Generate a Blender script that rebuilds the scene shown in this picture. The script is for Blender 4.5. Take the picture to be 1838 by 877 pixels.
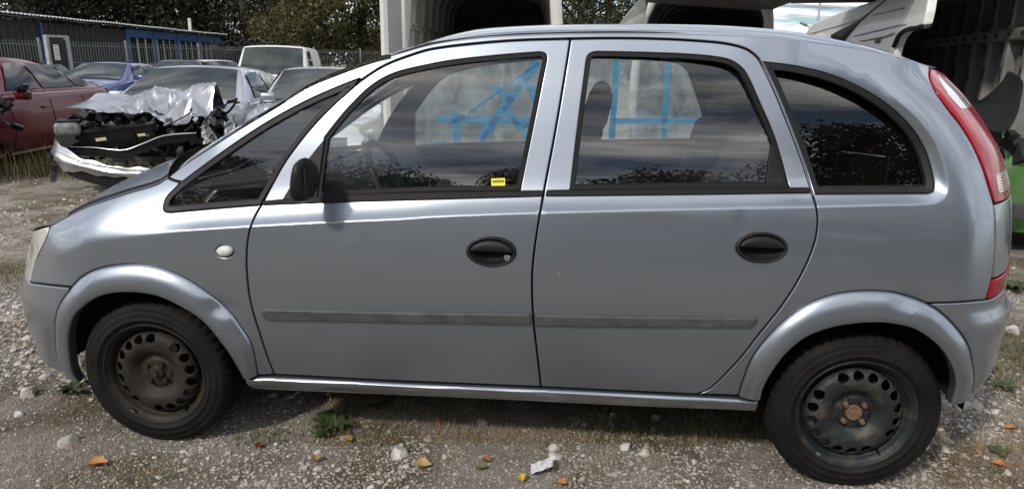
import bpy, bmesh, math, random
import numpy as np
from mathutils import Vector, Matrix, noise
from mathutils.geometry import delaunay_2d_cdt
R_ = math.radians
random.seed(7); rng = np.random.default_rng(7)
SC = bpy.context.scene
COL = SC.collection
for o in list(bpy.data.objects): bpy.data.objects.remove(o)

# ------------------------------------------------------------------ camera
PW, PH, FOC = 1838, 877, 1214.4
CAM = np.array([1.598, -2.245, 1.485])
YAW, PITCH, ROLL = -0.090, 0.261, 0.015
def _basis():
    cy, sy, cp, sp = math.cos(YAW), math.sin(YAW), math.cos(PITCH), math.sin(PITCH)
    f = np.array([sy*cp, cy*cp, -sp]); r = np.array([cy, -sy, 0.]); u = np.cross(r, f)
    cr, sr = math.cos(ROLL), math.sin(ROLL)
    return cr*r + sr*u, -sr*r + cr*u, f
CR, CU, CF = _basis()
cd = bpy.data.cameras.new('camera'); cam = bpy.data.objects.new('camera', cd); COL.objects.link(cam)
cam.matrix_world = Matrix(((CR[0], CU[0], -CF[0], CAM[0]), (CR[1], CU[1], -CF[1], CAM[1]), (CR[2], CU[2], -CF[2], CAM[2]), (0, 0, 0, 1)))
cd.sensor_width = 36; cd.lens = FOC/PW*36; cd.clip_start = 0.05; cd.clip_end = 3000
SC.camera = cam

# ------------------------------------------------------------------ sky, sun, exposure
SUN_AZ, SUN_EL = R_(214), R_(41)          # azimuth clockwise from +y
w = bpy.data.worlds.new('World'); SC.world = w; w.use_nodes = True
def nn(nt, t, **k):
    n = nt.nodes.new(t)
    for a, b in k.items(): setattr(n, a, b)
    return n
def setin(n, **k):
    for a, b in k.items(): n.inputs[a.replace('_', ' ')].default_value = b
def build_sky():
    nt = w.node_tree; nt.nodes.clear(); L = nt.links.new
    out = nn(nt, 'ShaderNodeOutputWorld'); bg = nn(nt, 'ShaderNodeBackground'); bg.inputs[1].default_value = 0.15
    sky = nn(nt, 'ShaderNodeTexSky', sky_type='NISHITA', sun_disc=False)
    sky.sun_elevation = SUN_EL; sky.sun_rotation = SUN_AZ; sky.air_density = 1.0; sky.dust_density = 1.5; sky.ozone_density = 1.2
    tc = nn(nt, 'ShaderNodeTexCoord'); sep = nn(nt, 'ShaderNodeSeparateXYZ'); L(tc.outputs['Generated'], sep.inputs[0])
    mx = nn(nt, 'ShaderNodeMath', operation='MAXIMUM'); mx.inputs[1].default_value = 0.0; L(sep.outputs[2], mx.inputs[0])
    ad = nn(nt, 'ShaderNodeMath', operation='ADD'); ad.inputs[1].default_value = 0.16; L(mx.outputs[0], ad.inputs[0])
    dx = nn(nt, 'ShaderNodeMath', operation='DIVIDE'); dy = nn(nt, 'ShaderNodeMath', operation='DIVIDE')
    L(sep.outputs[0], dx.inputs[0]); L(ad.outputs[0], dx.inputs[1]); L(sep.outputs[1], dy.inputs[0]); L(ad.outputs[0], dy.inputs[1])
    cb = nn(nt, 'ShaderNodeCombineXYZ'); L(dx.outputs[0], cb.inputs[0]); L(dy.outputs[0], cb.inputs[1])
    mp = nn(nt, 'ShaderNodeMapping'); mp.inputs['Scale'].default_value = (0.55, 2.2, 1); mp.inputs['Rotation'].default_value = (0, 0, 0.12); mp.inputs['Location'].default_value = (0.9, 0.55, 0); L(cb.outputs[0], mp.inputs[0])
    n1 = nn(nt, 'ShaderNodeTexNoise'); setin(n1, Scale=1.7, Detail=9.0, Roughness=0.62, Distortion=0.5); L(mp.outputs[0], n1.inputs[0])
    r1 = nn(nt, 'ShaderNodeValToRGB'); r1.color_ramp.elements[0].position = 0.38; r1.color_ramp.elements[1].position = 0.60; L(n1.outputs[0], r1.inputs[0])
    n2 = nn(nt, 'ShaderNodeTexNoise'); setin(n2, Scale=2.6, Detail=8.0, Roughness=0.6); L(mp.outputs[0], n2.inputs[0])
    r2 = nn(nt, 'ShaderNodeValToRGB'); L(n2.outputs[0], r2.inputs[0])
    r2.color_ramp.elements[0].position = 0.38; r2.color_ramp.elements[0].color = (1.5, 1.65, 1.85, 1)
    r2.color_ramp.elements[1].position = 0.62; r2.color_ramp.elements[1].color = (15.5, 15.2, 14.8, 1)
    mix = nn(nt, 'ShaderNodeMix', data_type='RGBA'); L(r1.outputs[0], mix.inputs[0]); tn = nn(nt, 'ShaderNodeMix', data_type='RGBA', blend_type='MULTIPLY'); tn.inputs[0].default_value = 1.0; L(sky.outputs[0], tn.inputs[6]); tn.inputs[7].default_value = (0.50, 0.60, 0.70, 1); L(tn.outputs[2], mix.inputs[6]); L(r2.outputs[0], mix.inputs[7])
    L(mix.outputs[2], bg.inputs[0]); L(bg.outputs[0], out.inputs[0])
build_sky()
sl = bpy.data.lights.new('sun', 'SUN'); sun = bpy.data.objects.new('sun', sl); COL.objects.link(sun)
sl.energy = 2.2; sl.angle = R_(4); sl.color = (1.0, 0.92, 0.80)
_sd = Vector((math.sin(SUN_AZ)*math.cos(SUN_EL), math.cos(SUN_AZ)*math.cos(SUN_EL), math.sin(SUN_EL)))
sun.rotation_euler = _sd.to_track_quat('Z', 'Y').to_euler(); sun.location = (-6, -12, 20)
SC.view_settings.view_transform = 'Standard'; SC.view_settings.look = 'None'; SC.view_settings.gamma = 1; SC.view_settings.exposure = 0.32
SC.cycles.max_bounces = 10; SC.cycles.transparent_max_bounces = 24; SC.cycles.caustics_reflective = False; SC.cycles.caustics_refractive = False

# ------------------------------------------------------------------ pixel -> place helpers (used to measure, from the photograph, where things stand)
def ray(px, py): return CF + CR*((px-PW/2)/FOC) - CU*((py-PH/2)/FOC)
def on_ground(px, py, z=0.0):
    d = ray(px, py); return CAM + d*((z-CAM[2])/d[2])
def on_y(px, py, y):
    d = ray(px, py); return CAM + d*((y-CAM[1])/d[1])
def at_dist(px, py, D):
    d = ray(px, py); return CAM + d*D

# ------------------------------------------------------------------ tags, meshes
def tag(o, label=None, cat=None, group=None, kind=None):
    if label: o['label'] = label
    if cat: o['category'] = cat
    if group: o['group'] = group
    if kind: o['kind'] = kind
    return o
def empty(name, loc=(0, 0, 0), rz=0.0, parent=None):
    o = bpy.data.objects.new(name, None); COL.objects.link(o); o.location = loc; o.rotation_euler = (0, 0, rz); o.parent = parent
    o.empty_display_size = 0.1
    return o
def link(name, me, mat, parent=None, smooth=True):
    o = bpy.data.objects.new(name, me); COL.objects.link(o)
    if mat is not None:
        me.materials.clear(); me.materials.append(mat)
    if smooth: me.shade_smooth()
    else: me.shade_flat()
    if parent is not None:
        o.parent = parent
        if parent.name in PINV: o.matrix_parent_inverse = PINV[parent.name]
    return o
PINV = {}                                       # things whose parts are modelled in world coordinates
def world_thing(name, loc):
    o = empty(name, loc); PINV[o.name] = Matrix.Translation(-Vector(loc)); return o
class MB:
    """collects vertices and faces, then links them as one mesh object"""
    def __init__(s): s.v = []; s.f = []; s.n = None
    def add(s, vs, fs):
        b = len(s.v); s.v += [tuple(map(float, q)) for q in vs]; s.f += [tuple(i+b for i in f) for f in fs]; return s
    def box(s, c, d, rot=None, taper=1.0):
        hx, hy, hz = d[0]/2, d[1]/2, d[2]/2
        vs = [Vector((sx*hx*(taper if sz > 0 else 1), sy*hy*(taper if sz > 0 else 1), sz*hz)) for sz in (-1, 1) for sx, sy in ((-1, -1), (1, -1), (1, 1), (-1, 1))]
        if rot is not None: vs = [rot @ q for q in vs]
        vs = [q + Vector(c) for q in vs]
        return s.add(vs, [(3, 2, 1, 0), (4, 5, 6, 7), (0, 1, 5, 4), (1, 2, 6, 5), (2, 3, 7, 6), (3, 0, 4, 7)])
    def bar(s, a, b, wd, th=None, up=(0, 0, 1)):
        a = Vector(a); b = Vector(b); th = wd if th is None else th; d = (b-a)
        z = d.normalized(); x = Vector(up).cross(z)
        if x.length < 1e-4: x = Vector((1, 0, 0)).cross(z)
        x.normalize(); y = z.cross(x); m = Matrix((x, y, z)).transposed()
        return s.box((a+b)/2, (wd, th, d.length), m)
    def tube(s, pts, r, n=8, cap=True):
        pts = [Vector(p) for p in pts]; rs = r if hasattr(r, '__len__') else [r]*len(pts); b = len(s.v)
        ref = Vector((0, 0, 1)); prev = None
        for i, p in enumerate(pts):
            t = (pts[min(i+1, len(pts)-1)] - pts[max(i-1, 0)])
            t = t.normalized() if t.length > 1e-9 else Vector((0, 0, 1))
            x = ref.cross(t) if prev is None else prev - t*prev.dot(t)
            if x.length < 1e-4: x = Vector((1, 0, 0)).cross(t)
            x.normalize(); prev = x; y = t.cross(x)
            for k in range(n):
                a = 2*math.pi*k/n; q = p + (x*math.cos(a) + y*math.sin(a))*rs[i]; s.v.append(tuple(q))
        for i in range(len(pts)-1):
            for k in range(n): s.f.append((b+i*n+k, b+i*n+(k+1) % n, b+(i+1)*n+(k+1) % n, b+(i+1)*n+k))
        if cap: s.f.append(tuple(b+k for k in range(n))[::-1]); s.f.append(tuple(b+(len(pts)-1)*n+k for k in range(n)))
        return s
    def grid(s, P, closeu=False, closev=False):
        """P[i][j] points"""
        b = len(s.v); nu, nv = len(P), len(P[0])
        for row in P:
            for q in row: s.v.append(tuple(map(float, q)))
        for i in range(nu-(0 if closeu else 1)):
            for j in range(nv-(0 if closev else 1)):
                s.f.append((b+i*nv+j, b+((i+1) % nu)*nv+j, b+((i+1) % nu)*nv+(j+1) % nv, b+i*nv+(j+1) % nv))
        return s
    def mesh(s, name):
        me = bpy.data.meshes.new(name); me.from_pydata(s.v, [], s.f); me.update(); return me
    def build(s, name, mat, parent=None, smooth=False, fixn=True):
        me = s.mesh(name)
        if fixn:
            bm = bmesh.new(); bm.from_mesh(me); bmesh.ops.recalc_face_normals(bm, faces=bm.faces); bm.to_mesh(me); bm.free()
        return link(name, me, mat, parent, smooth)
def bevel(o, wd=0.01, seg=2, ang=35):
    m = o.modifiers.new('bevel', 'BEVEL'); m.width = wd; m.segments = seg; m.limit_method = 'ANGLE'; m.angle_limit = R_(ang); return o

# ------------------------------------------------------------------ materials
def ramp(nt, stops):
    r = nn(nt, 'ShaderNodeValToRGB'); e = r.color_ramp.elements
    while len(e) < len(stops): e.new(0.5)
    for k, (p, c) in enumerate(stops):
        e[k].position = p; e[k].color = (c[0], c[1], c[2], 1) if hasattr(c, '__len__') else (c, c, c, 1)
    return r
def pmat(name, col, rough=0.5, metal=0.0, var=0.12, scale=6.0, bump=0.0, bscale=40.0, coat=0.0, spec=0.5, rvar=0.0, emit=None, col2=None, lo=0.35, hi=0.7, stretch=None):
    m = bpy.data.materials.new(name); m.use_nodes = True; nt = m.node_tree; L = nt.links.new
    b = nt.nodes['Principled BSDF']; setin(b, Roughness=rough, Metallic=metal); b.inputs['Specular IOR Level'].default_value = spec
    b.inputs['Coat Weight'].default_value = coat; b.inputs['Coat Roughness'].default_value = 0.04
    tc = nn(nt, 'ShaderNodeTexCoord'); src = tc.outputs['Object']
    if stretch:
        mp = nn(nt, 'ShaderNodeMapping'); mp.inputs['Scale'].default_value = stretch; L(src, mp.inputs[0]); src = mp.outputs[0]
    n = nn(nt, 'ShaderNodeTexNoise'); setin(n, Scale=scale, Detail=6.0, Roughness=0.6); L(src, n.inputs[0])
    c2 = col2 if col2 else tuple(min(1, c*(1+var)) for c in col); c1 = col if col2 else tuple(c*(1-var) for c in col)
    r = ramp(nt, [(lo, c1), (hi, c2)]); L(n.outputs[0], r.inputs[0]); L(r.outputs[0], b.inputs['Base Color'])
    if rvar:
        mr = nn(nt, 'ShaderNodeMapRange'); mr.inputs[3].default_value = max(0.02, rough-rvar); mr.inputs[4].default_value = min(1, rough+rvar); L(n.outputs[0], mr.inputs[0]); L(mr.outputs[0], b.inputs['Roughness'])
    if bump:
        n2 = nn(nt, 'ShaderNodeTexNoise'); setin(n2, Scale=bscale, Detail=5.0, Roughness=0.6); L(src, n2.inputs[0])
        bp = nn(nt, 'ShaderNodeBump'); bp.inputs['Strength'].default_value = bump; bp.inputs['Distance'].default_value = 0.02; L(n2.outputs[0], bp.inputs['Height']); L(bp.outputs[0], b.inputs['Normal'])
    if emit: b.inputs['Emission Color'].default_value = (*emit[:3], 1); b.inputs['Emission Strength'].default_value = emit[3]
    return m
def glassmat(name, tint, refl=1.0, ior=1.5, rough=0.0, dirt=0.012):
    m = bpy.data.materials.new(name); m.use_nodes = True; nt = m.node_tree; nt.nodes.clear(); L = nt.links.new
    out = nn(nt, 'ShaderNodeOutputMaterial'); tr = nn(nt, 'ShaderNodeBsdfTransparent'); tr.inputs[0].default_value = (*tint, 1)
    gl = nn(nt, 'ShaderNodeBsdfAnisotropic'); gl.inputs['Roughness'].default_value = rough; gl.inputs[0].default_value = (refl, refl, refl, 1)
    fr = nn(nt, 'ShaderNodeFresnel'); fr.inputs[0].default_value = ior
    m2 = nn(nt, 'ShaderNodeMath', operation='MULTIPLY'); m2.inputs[1].default_value = 1.75; m2.use_clamp = True; L(fr.outputs[0], m2.inputs[0])
    mx = nn(nt, 'ShaderNodeMixShader'); L(m2.outputs[0], mx.inputs[0]); L(tr.outputs[0], mx.inputs[1]); L(gl.outputs[0], mx.inputs[2])
    df = nn(nt, 'ShaderNodeBsdfDiffuse'); df.inputs[0].default_value = (0.45, 0.44, 0.42, 1)
    tc = nn(nt, 'ShaderNodeTexCoord'); n = nn(nt, 'ShaderNodeTexNoise'); setin(n, Scale=5.0, Detail=7.0, Roughness=0.65); L(tc.outputs['Object'], n.inputs[0])
    mr = nn(nt, 'ShaderNodeMapRange'); mr.inputs[1].default_value = 0.4; mr.inputs[2].default_value = 0.8; mr.inputs[3].default_value = dirt*0.3; mr.inputs[4].default_value = dirt*1.6; L(n.outputs[0], mr.inputs[0])
    m3 = nn(nt, 'ShaderNodeMixShader'); L(mr.outputs[0], m3.inputs[0]); L(mx.outputs[0], m3.inputs[1]); L(df.outputs[0], m3.inputs[2])
    L(m3.outputs[0], out.inputs[0]); return m
def paintmat(name, col, rough=0.32, metal=0.75, flake=0.06, coat=1.0, dust=0.10):
    m = bpy.data.materials.new(name); m.use_nodes = True; nt = m.node_tree; L = nt.links.new
    b = nt.nodes['Principled BSDF']; setin(b, Roughness=rough, Metallic=metal); b.inputs['Coat Weight'].default_value = coat; b.inputs['Coat Roughness'].default_value = 0.05
    tc = nn(nt, 'ShaderNodeTexCoord')
    v = nn(nt, 'ShaderNodeTexNoise'); setin(v, Scale=900.0, Detail=1.0); L(tc.outputs['Object'], v.inputs[0])
    r = ramp(nt, [(0.3, tuple(c*(1-flake) for c in col)), (0.7, tuple(min(1, c*(1+flake)) for c in col))]); L(v.outputs[0], r.inputs[0])
    n = nn(nt, 'ShaderNodeTexNoise'); setin(n, Scale=3.5, Detail=9.0, Roughness=0.68); L(tc.outputs['Object'], n.inputs[0])
    mr = nn(nt, 'ShaderNodeMapRange'); mr.inputs[1].default_value = 0.42; mr.inputs[2].default_value = 0.85; mr.inputs[4].default_value = dust; L(n.outputs[0], mr.inputs[0])
    mx = nn(nt, 'ShaderNodeMix', data_type='RGBA'); L(mr.outputs[0], mx.inputs[0]); L(r.outputs[0], mx.inputs[6]); mx.inputs[7].default_value = (0.30, 0.28, 0.25, 1); 
    vo = nn(nt, 'ShaderNodeTexVoronoi'); setin(vo, Scale=16.0); L(tc.outputs['Object'], vo.inputs[0])
    sc = nn(nt, 'ShaderNodeSeparateColor'); L(vo.outputs['Color'], sc.inputs[0])
    gt = nn(nt, 'ShaderNodeMath', operation='GREATER_THAN'); gt.inputs[1].default_value = 0.93; L(sc.outputs[0], gt.inputs[0])
    wn = nn(nt, 'ShaderNodeTexNoise'); setin(wn, Scale=60.0, Detail=3.0); L(tc.outputs['Object'], wn.inputs[0])
    md = nn(nt, 'ShaderNodeMath', operation='MULTIPLY_ADD'); md.inputs[1].default_value = 0.16; L(wn.outputs[0], md.inputs[0]); L(vo.outputs['Distance'], md.inputs[2])
    lt = nn(nt, 'ShaderNodeMath', operation='LESS_THAN'); lt.inputs[1].default_value = 0.125; L(md.outputs[0], lt.inputs[0])
    mu = nn(nt, 'ShaderNodeMath', operation='MULTIPLY'); L(gt.outputs[0], mu.inputs[0]); L(lt.outputs[0], mu.inputs[1])
    mz = nn(nt, 'ShaderNodeMix', data_type='RGBA'); L(mu.outputs[0], mz.inputs[0]); L(mx.outputs[2], mz.inputs[6]); mz.inputs[7].default_value = (0.6, 0.6, 0.58, 1); L(mz.outputs[2], b.inputs['Base Color'])
    m2 = nn(nt, 'ShaderNodeMapRange'); m2.inputs[1].default_value = 0.35; m2.inputs[2].default_value = 0.8; m2.inputs[3].default_value = 0.03; m2.inputs[4].default_value = 0.16; L(n.outputs[0], m2.inputs[0]); L(m2.outputs[0], b.inputs['Coat Roughness'])
    n3 = nn(nt, 'ShaderNodeTexNoise'); setin(n3, Scale=2.2, Detail=2.0); L(tc.outputs['Object'], n3.inputs[0])
    bp = nn(nt, 'ShaderNodeBump'); bp.inputs['Strength'].default_value = 0.10; bp.inputs['Distance'].default_value = 0.012; L(n3.outputs[0], bp.inputs['Height']); L(bp.outputs[0], b.inputs['Normal'])
    return m
M = {}
M['silver'] = paintmat('silver_blue_paint', (0.275, 0.307, 0.358), rough=0.34, metal=0.87, coat=0.8)
M['black_plastic'] = pmat('black_plastic', (0.010, 0.010, 0.011), 0.5, spec=0.25, var=0.25, scale=18, bump=0.08, bscale=500)
M['grey_plastic'] = pmat('worn_grey_plastic', (0.060, 0.063, 0.066), 0.5, var=0.3, scale=14, spec=0.35)
M['rubber'] = pmat('seal_rubber', (0.007, 0.007, 0.0075), 0.6, var=0.2, spec=0.2)
M['tyre'] = pmat('tyre_rubber', (0.006, 0.006, 0.0063), 0.72, spec=0.16, col2=(0.015, 0.0145, 0.0135), scale=9, bump=0.1, bscale=160)
M['steel'] = pmat('painted_steel_rim', (0.018, 0.022, 0.025), 0.5, metal=0.2, spec=0.3, col2=(0.085, 0.076, 0.06), scale=13, bump=0.15, bscale=90, lo=0.5, hi=0.78)
M['steel_brown'] = pmat('rust_dusted_steel_rim', (0.016, 0.0145, 0.013), 0.6, metal=0.1, spec=0.25, col2=(0.048, 0.036, 0.027), scale=11, bump=0.15, bscale=90, lo=0.4, hi=0.75)
M['rust'] = pmat('rusty_hub', (0.10, 0.045, 0.025), 0.8, col2=(0.20, 0.12, 0.08), scale=60, bump=0.3, bscale=200)
M['dark'] = pmat('dark_underbody', (0.010, 0.010, 0.011), 0.8, var=0.3)
M['interior'] = pmat('dark_trim', (0.022, 0.023, 0.025), 0.7, var=0.2, scale=30)
M['fabric'] = pmat('charcoal_seat_fabric', (0.028, 0.029, 0.032), 0.9, var=0.3, scale=60, bump=0.2, bscale=300)
M['interior_light'] = pmat('grey_pillar_trim', (0.30, 0.31, 0.31), 0.7, var=0.06)
M['glass'] = glassmat('car_glass', (0.96, 0.98, 0.965))
M['glass_dark'] = glassmat('tinted_glass', (0.36, 0.39, 0.40), dirt=0.006)
M['chrome'] = pmat('bright_metal', (0.6, 0.6, 0.6), 0.2, metal=1.0, var=0.1)
M['blue_tape'] = pmat('blue_tape', (0.04, 0.46, 0.88), 0.4, var=0.2, scale=25, bump=0.5, bscale=45)
def _translucent(m, col, f):
    nt = m.node_tree; L = nt.links.new; b = nt.nodes['Principled BSDF']; o = nt.nodes['Material Output']; t = nn(nt, 'ShaderNodeBsdfTranslucent'); t.inputs[0].default_value = (*col, 1)
    mx = nn(nt, 'ShaderNodeMixShader'); mx.inputs[0].default_value = f; L(b.outputs[0], mx.inputs[1]); L(t.outputs[0], mx.inputs[2]); L(mx.outputs[0], o.inputs[0])
_translucent(M['blue_tape'], (0.08, 0.62, 1.0), 0.65)
M['yellow'] = pmat('yellow_sticker', (0.75, 0.62, 0.02), 0.5, var=0.05)
M['black_ink'] = pmat('black_ink', (0.01, 0.01, 0.01), 0.6, var=0.1)
M['red_lens'] = pmat('red_lamp_lens', (0.30, 0.002, 0.010), 0.15, var=0.25, scale=3, coat=0.08, spec=0.25)
M['clear_lens'] = pmat('frosted_clear_lens', (0.62, 0.58, 0.60), 0.15, var=0.08, scale=20, coat=1.0)
M['lamp'] = pmat('headlamp_lens', (0.55, 0.55, 0.53), 0.12, var=0.2, scale=12, coat=1.0)
M['white_paint'] = paintmat('white_van_paint', (0.62, 0.62, 0.60), rough=0.4, metal=0.0, flake=0.01, coat=0.4, dust=0.25)
# ================================================================== silver compact car: side skin as a surface y = Y(x, z)
YC = 0.835                                     # the car's centre plane
def sstep(x, a, b):
    t = np.clip((x-a)/(b-a), 0, 1); return t*t*(3-2*t)
def s_tot(z):
    z = np.asarray(z, float)
    lo = 0.34*np.clip(0.64-z, 0, None)**2
    up = 0.29*np.clip(np.minimum(z, 1.0)-0.64, 0, None)**2
    d = np.clip(z-1.0, 0, None)
    return lo + up + 0.26*d + 0.15*d*d
def _sil(pts, p0, it=4):
    out = []
    for a, b in pts:
        y = p0
        for _ in range(it):
            q = on_y(a, b, y); y = p0 + float(s_tot(q[2]))
        out.append((q[2], q[0]))
    out.sort(); return np.array(out)
KF, KR = 1.1, 2.8
SILF = _sil([(90, 405), (60, 447), (43, 503), (34, 526), (43, 566), (55, 601), (70, 636), (93, 659), (113, 669)], 0.27)
SILR = _sil([(1668, 122), (1681, 133), (1715, 162), (1738, 192), (1760, 225), (1780, 257), (1795, 288), (1803, 316), (1813, 365), (1813, 431), (1807, 501),
             (1801, 535), (1812, 556), (1812, 570), (1802, 603), (1789, 649), (1766, 688), (1746, 707)], 0.18)
SILF[:, 1] -= 0.09*np.clip((SILF[:, 0]-0.70)/0.1, 0, 1)
SILF = np.vstack([SILF, [[0.86, -0.64], [0.92, -0.60], [1.0, -0.55]]])
_zz = np.arange(0.05, 1.9, 0.005)
def _smooth(T, lo, hi, k=13):
    v = np.interp(_zz, T[:, 0], T[:, 1]); kern = np.hanning(k+2)[1:-1]; kern /= kern.sum(); sm = np.convolve(np.pad(v, k//2, mode='edge'), kern, 'valid'); sm = np.convolve(np.pad(sm, k//2, mode='edge'), kern, 'valid')
    m = np.clip((_zz-lo)/0.03, 0, 1)*np.clip((hi-_zz)/0.03, 0, 1); return np.stack([_zz, v*(1-m)+sm*m], 1)
SILF = _smooth(SILF, 0.05, 1.9, 17); SILR = _smooth(SILR, 0.74, 1.9, 21)
def X0F(z): return np.interp(z, SILF[:, 0], SILF[:, 1]) + 0.5
def X0R(z): return np.interp(z, SILR[:, 0], SILR[:, 1]) - 0.255
DENTS = [(-1, 0, 0, 1, 1)]
def Ybase(x, z):
    x = np.asarray(x, float); z = np.asarray(z, float)
    return s_tot(z) + KF*np.clip(X0F(z)-x, 0, None)**2 + KR*np.clip(x-X0R(z), 0, None)**2
def hit(px, py, fn):
    """first place where the ray through a pixel meets the skin"""
    d = ray(px, py); y = np.arange(-0.12, 0.75, 0.004); t = (y-CAM[1])/d[1]
    P = CAM[None] + d[None]*t[:, None]; g = P[:, 1] - fn(P[:, 0], P[:, 2])
    k = np.where((g[:-1] < 0) & (g[1:] >= 0))[0]
    if len(k) == 0:
        i = int(np.argmax(g)); return P[i, 0], P[i, 2]
    i = k[0]; a = g[i]/(g[i]-g[i+1]); q = P[i]*(1-a) + P[i+1]*a; return q[0], q[2]
def crom(pts, n=8):
    """open Catmull-Rom through pts (centripetal-ish), n samples a span"""
    pts = [np.array(p, float) for p in pts]
    if len(pts) == 2: return [pts[0] + (pts[1]-pts[0])*t for t in np.linspace(0, 1, n+1)]
    P = [2*pts[0]-pts[1]] + pts + [2*pts[-1]-pts[-2]]; out = []
    for i in range(1, len(P)-2):
        p0, p1, p2, p3 = P[i-1], P[i], P[i+1], P[i+2]; l = np.linalg.norm(p2-p1)
        m1 = (p2-p0)/(np.linalg.norm(p2-p1)+np.linalg.norm(p1-p0))*l; m2 = (p3-p1)/(np.linalg.norm(p3-p2)+np.linalg.norm(p2-p1))*l
        for t in np.arange(n)/n:
            out.append((2*t**3-3*t**2+1)*p1 + (t**3-2*t**2+t)*m1 + (-2*t**3+3*t**2)*p2 + (t**3-t**2)*m2)
    out.append(pts[-1]); return out
CREASE_PX = [(109, 463), (148, 444), (214, 430), (280, 421), (330, 415), (442, 407.5), (600, 399), (720, 394), (780, 389.6), (972, 382.8), (1220, 377), (1467, 372), (1600, 368.5), (1672, 367),
             (1695, 360), (1704, 339), (1695, 296), (1680, 257.7), (1649, 215), (1610, 180), (1560, 143), (1500, 108), (1440, 70), (1380, 35)]
CREASE = np.array([hit(a, b, Ybase) for a, b in crom(CREASE_PX, 10)])
CREASE = np.vstack([[[CREASE[0, 0]-0.6, CREASE[0, 1]-0.16], [CREASE[0, 0]-0.2, CREASE[0, 1]-0.07]], CREASE])
CPOLY = np.vstack([CREASE, [[CREASE[-1, 0]-0.4, 2.2], [-3, 2.2], [-3, CREASE[0, 1]-0.25]]])
def inpoly(x, z, poly):
    x = np.asarray(x, float); z = np.asarray(z, float); c = np.zeros(np.broadcast(x, z).shape, bool); n = len(poly)
    for i in range(n):
        x1, z1 = poly[i]; x2, z2 = poly[(i+1) % n]
        if z1 == z2: continue
        m = ((z1 > z) != (z2 > z)) & (x < (x2-x1)*(z-z1)/(z2-z1)+x1); c ^= m
    return c
_nA = 10*14+2; _cw = np.interp(np.linspace(0, 1, len(CREASE)-_nA), [0, 0.35, 0.6, 1.0], [0.040, 0.045, 0.09, 0.22])
def _segd(x, z, P, wt=None):
    best = np.full(x.shape, 1e9); wv = np.full(x.shape, 0.04)
    for i in range(len(P)-1):
        a, b = P[i], P[i+1]; d = b-a; L2 = d@d
        t = np.clip(((x-a[0])*d[0]+(z-a[1])*d[1])/L2, 0, 1); dd = np.hypot(x-a[0]-t*d[0], z-a[1]-t*d[1]); m = dd < best; best = np.where(m, dd, best)
        if wt is not None: wv = np.where(m, wt[i]*(1-t)+wt[i+1]*t, wv)
    return best, wv
# distance fields on a grid, read back by interpolation
_gx = np.arange(-1.1, 3.6, 0.005); _gz = np.arange(0.05, 1.85, 0.005); _GX, _GZ = np.meshgrid(_gx, _gz, indexing='ij')
_dA, _ = _segd(_GX, _GZ, CREASE[:_nA+1:4]); _dB, _wB = _segd(_GX, _GZ, CREASE[_nA::2], _cw[::2])
_sg = np.where(inpoly(_GX, _GZ, CPOLY), 1.0, -1.0); _dA *= _sg; _dB *= _sg
def _bil(F, x, z):
    u = np.clip((x-_gx[0])/0.005, 0, len(_gx)-2.001); v = np.clip((z-_gz[0])/0.005, 0, len(_gz)-2.001); i = u.astype(int); j = v.astype(int); a = u-i; b = v-j
    return F[i, j]*(1-a)*(1-b)+F[i+1, j]*a*(1-b)+F[i, j+1]*(1-a)*b+F[i+1, j+1]*a*b
GAUSS = []                                      # dents: x, z, depth, sx, sz
def Y(x, z):
    x = np.asarray(x, float); z = np.asarray(z, float)
    x, z = np.broadcast_arrays(x, z)
    dA = np.maximum(_bil(_dA, x, z), 0); dB = np.maximum(_bil(_dB, x, z), 0); wB = _bil(_wB, x, z)
    e = 0.004 + 0.05*(1-sstep(x, -0.35, 0.25)); dd = np.sqrt(dA*dA+e*e)-e; db = np.sqrt(dB*dB+0.000016)-0.004
    rg = 0.052*(1-np.exp(-dd/0.042))*(1-np.exp(-db/wB)); dc = np.minimum(dd, 0.35); rf = (0.45*dc + 1.3*dc*dc)*(0.15+0.85*sstep(x, -0.75, -0.15))
    b = sstep(x, -0.15, 0.30)
    y = Ybase(x, z) + rf*(1-b) + rg*b
    for gx, gz, dp, sx, sz in GAUSS: y = y + dp*np.exp(-((x-gx)/sx)**2-((z-gz)/sz)**2)
    return y
_cs = CREASE[2:10*19+3]; _s = np.r_[0, np.cumsum(np.linalg.norm(np.diff(_cs, axis=0), axis=1))]; _t = np.arange(0, _s[-1], 0.018)
_cs = np.stack([np.interp(_t, _s, _cs[:, 0]), np.interp(_t, _s, _cs[:, 1])], 1); _tg = np.gradient(_cs, axis=0); _tg /= np.linalg.norm(_tg, axis=1)[:, None]
CROWS = np.vstack([_cs+np.stack([-_tg[:, 1], _tg[:, 0]], 1)*k for k in (-0.012, -0.004, 0.0, 0.003, 0.007, 0.013, 0.022, 0.034, 0.05, 0.068)])
def px(pts, n=6, fn=None): return [np.array(hit(a, b, fn or Y)) for a, b in crom(pts, n)]
def px1(pts, fn=None): return [np.array(hit(a, b, fn or Y)) for a, b in pts]
def joinp(*segs):
    out = []
    for s in segs:
        for q in s:
            if not out or np.hypot(*(out[-1]-q)) > 0.0015: out.append(np.array(q, float))
    if np.hypot(*(out[0]-out[-1])) < 0.0015: out.pop()
    return np.array(out)
def area(p): return 0.5*float(np.sum(p[:, 0]*np.roll(p[:, 1], -1)-np.roll(p[:, 0], -1)*p[:, 1]))
def resamp(p, h, closed=True):
    p = np.asarray(p); q = np.vstack([p, p[:1]]) if closed else p; out = []
    for i in range(len(q)-1):
        L = np.hypot(*(q[i+1]-q[i])); k = max(1, int(math.ceil(L/h)))
        for j in range(k): out.append(q[i]+(q[i+1]-q[i])*j/k)
    if not closed: out.append(q[-1])
    return np.array(out)
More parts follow.
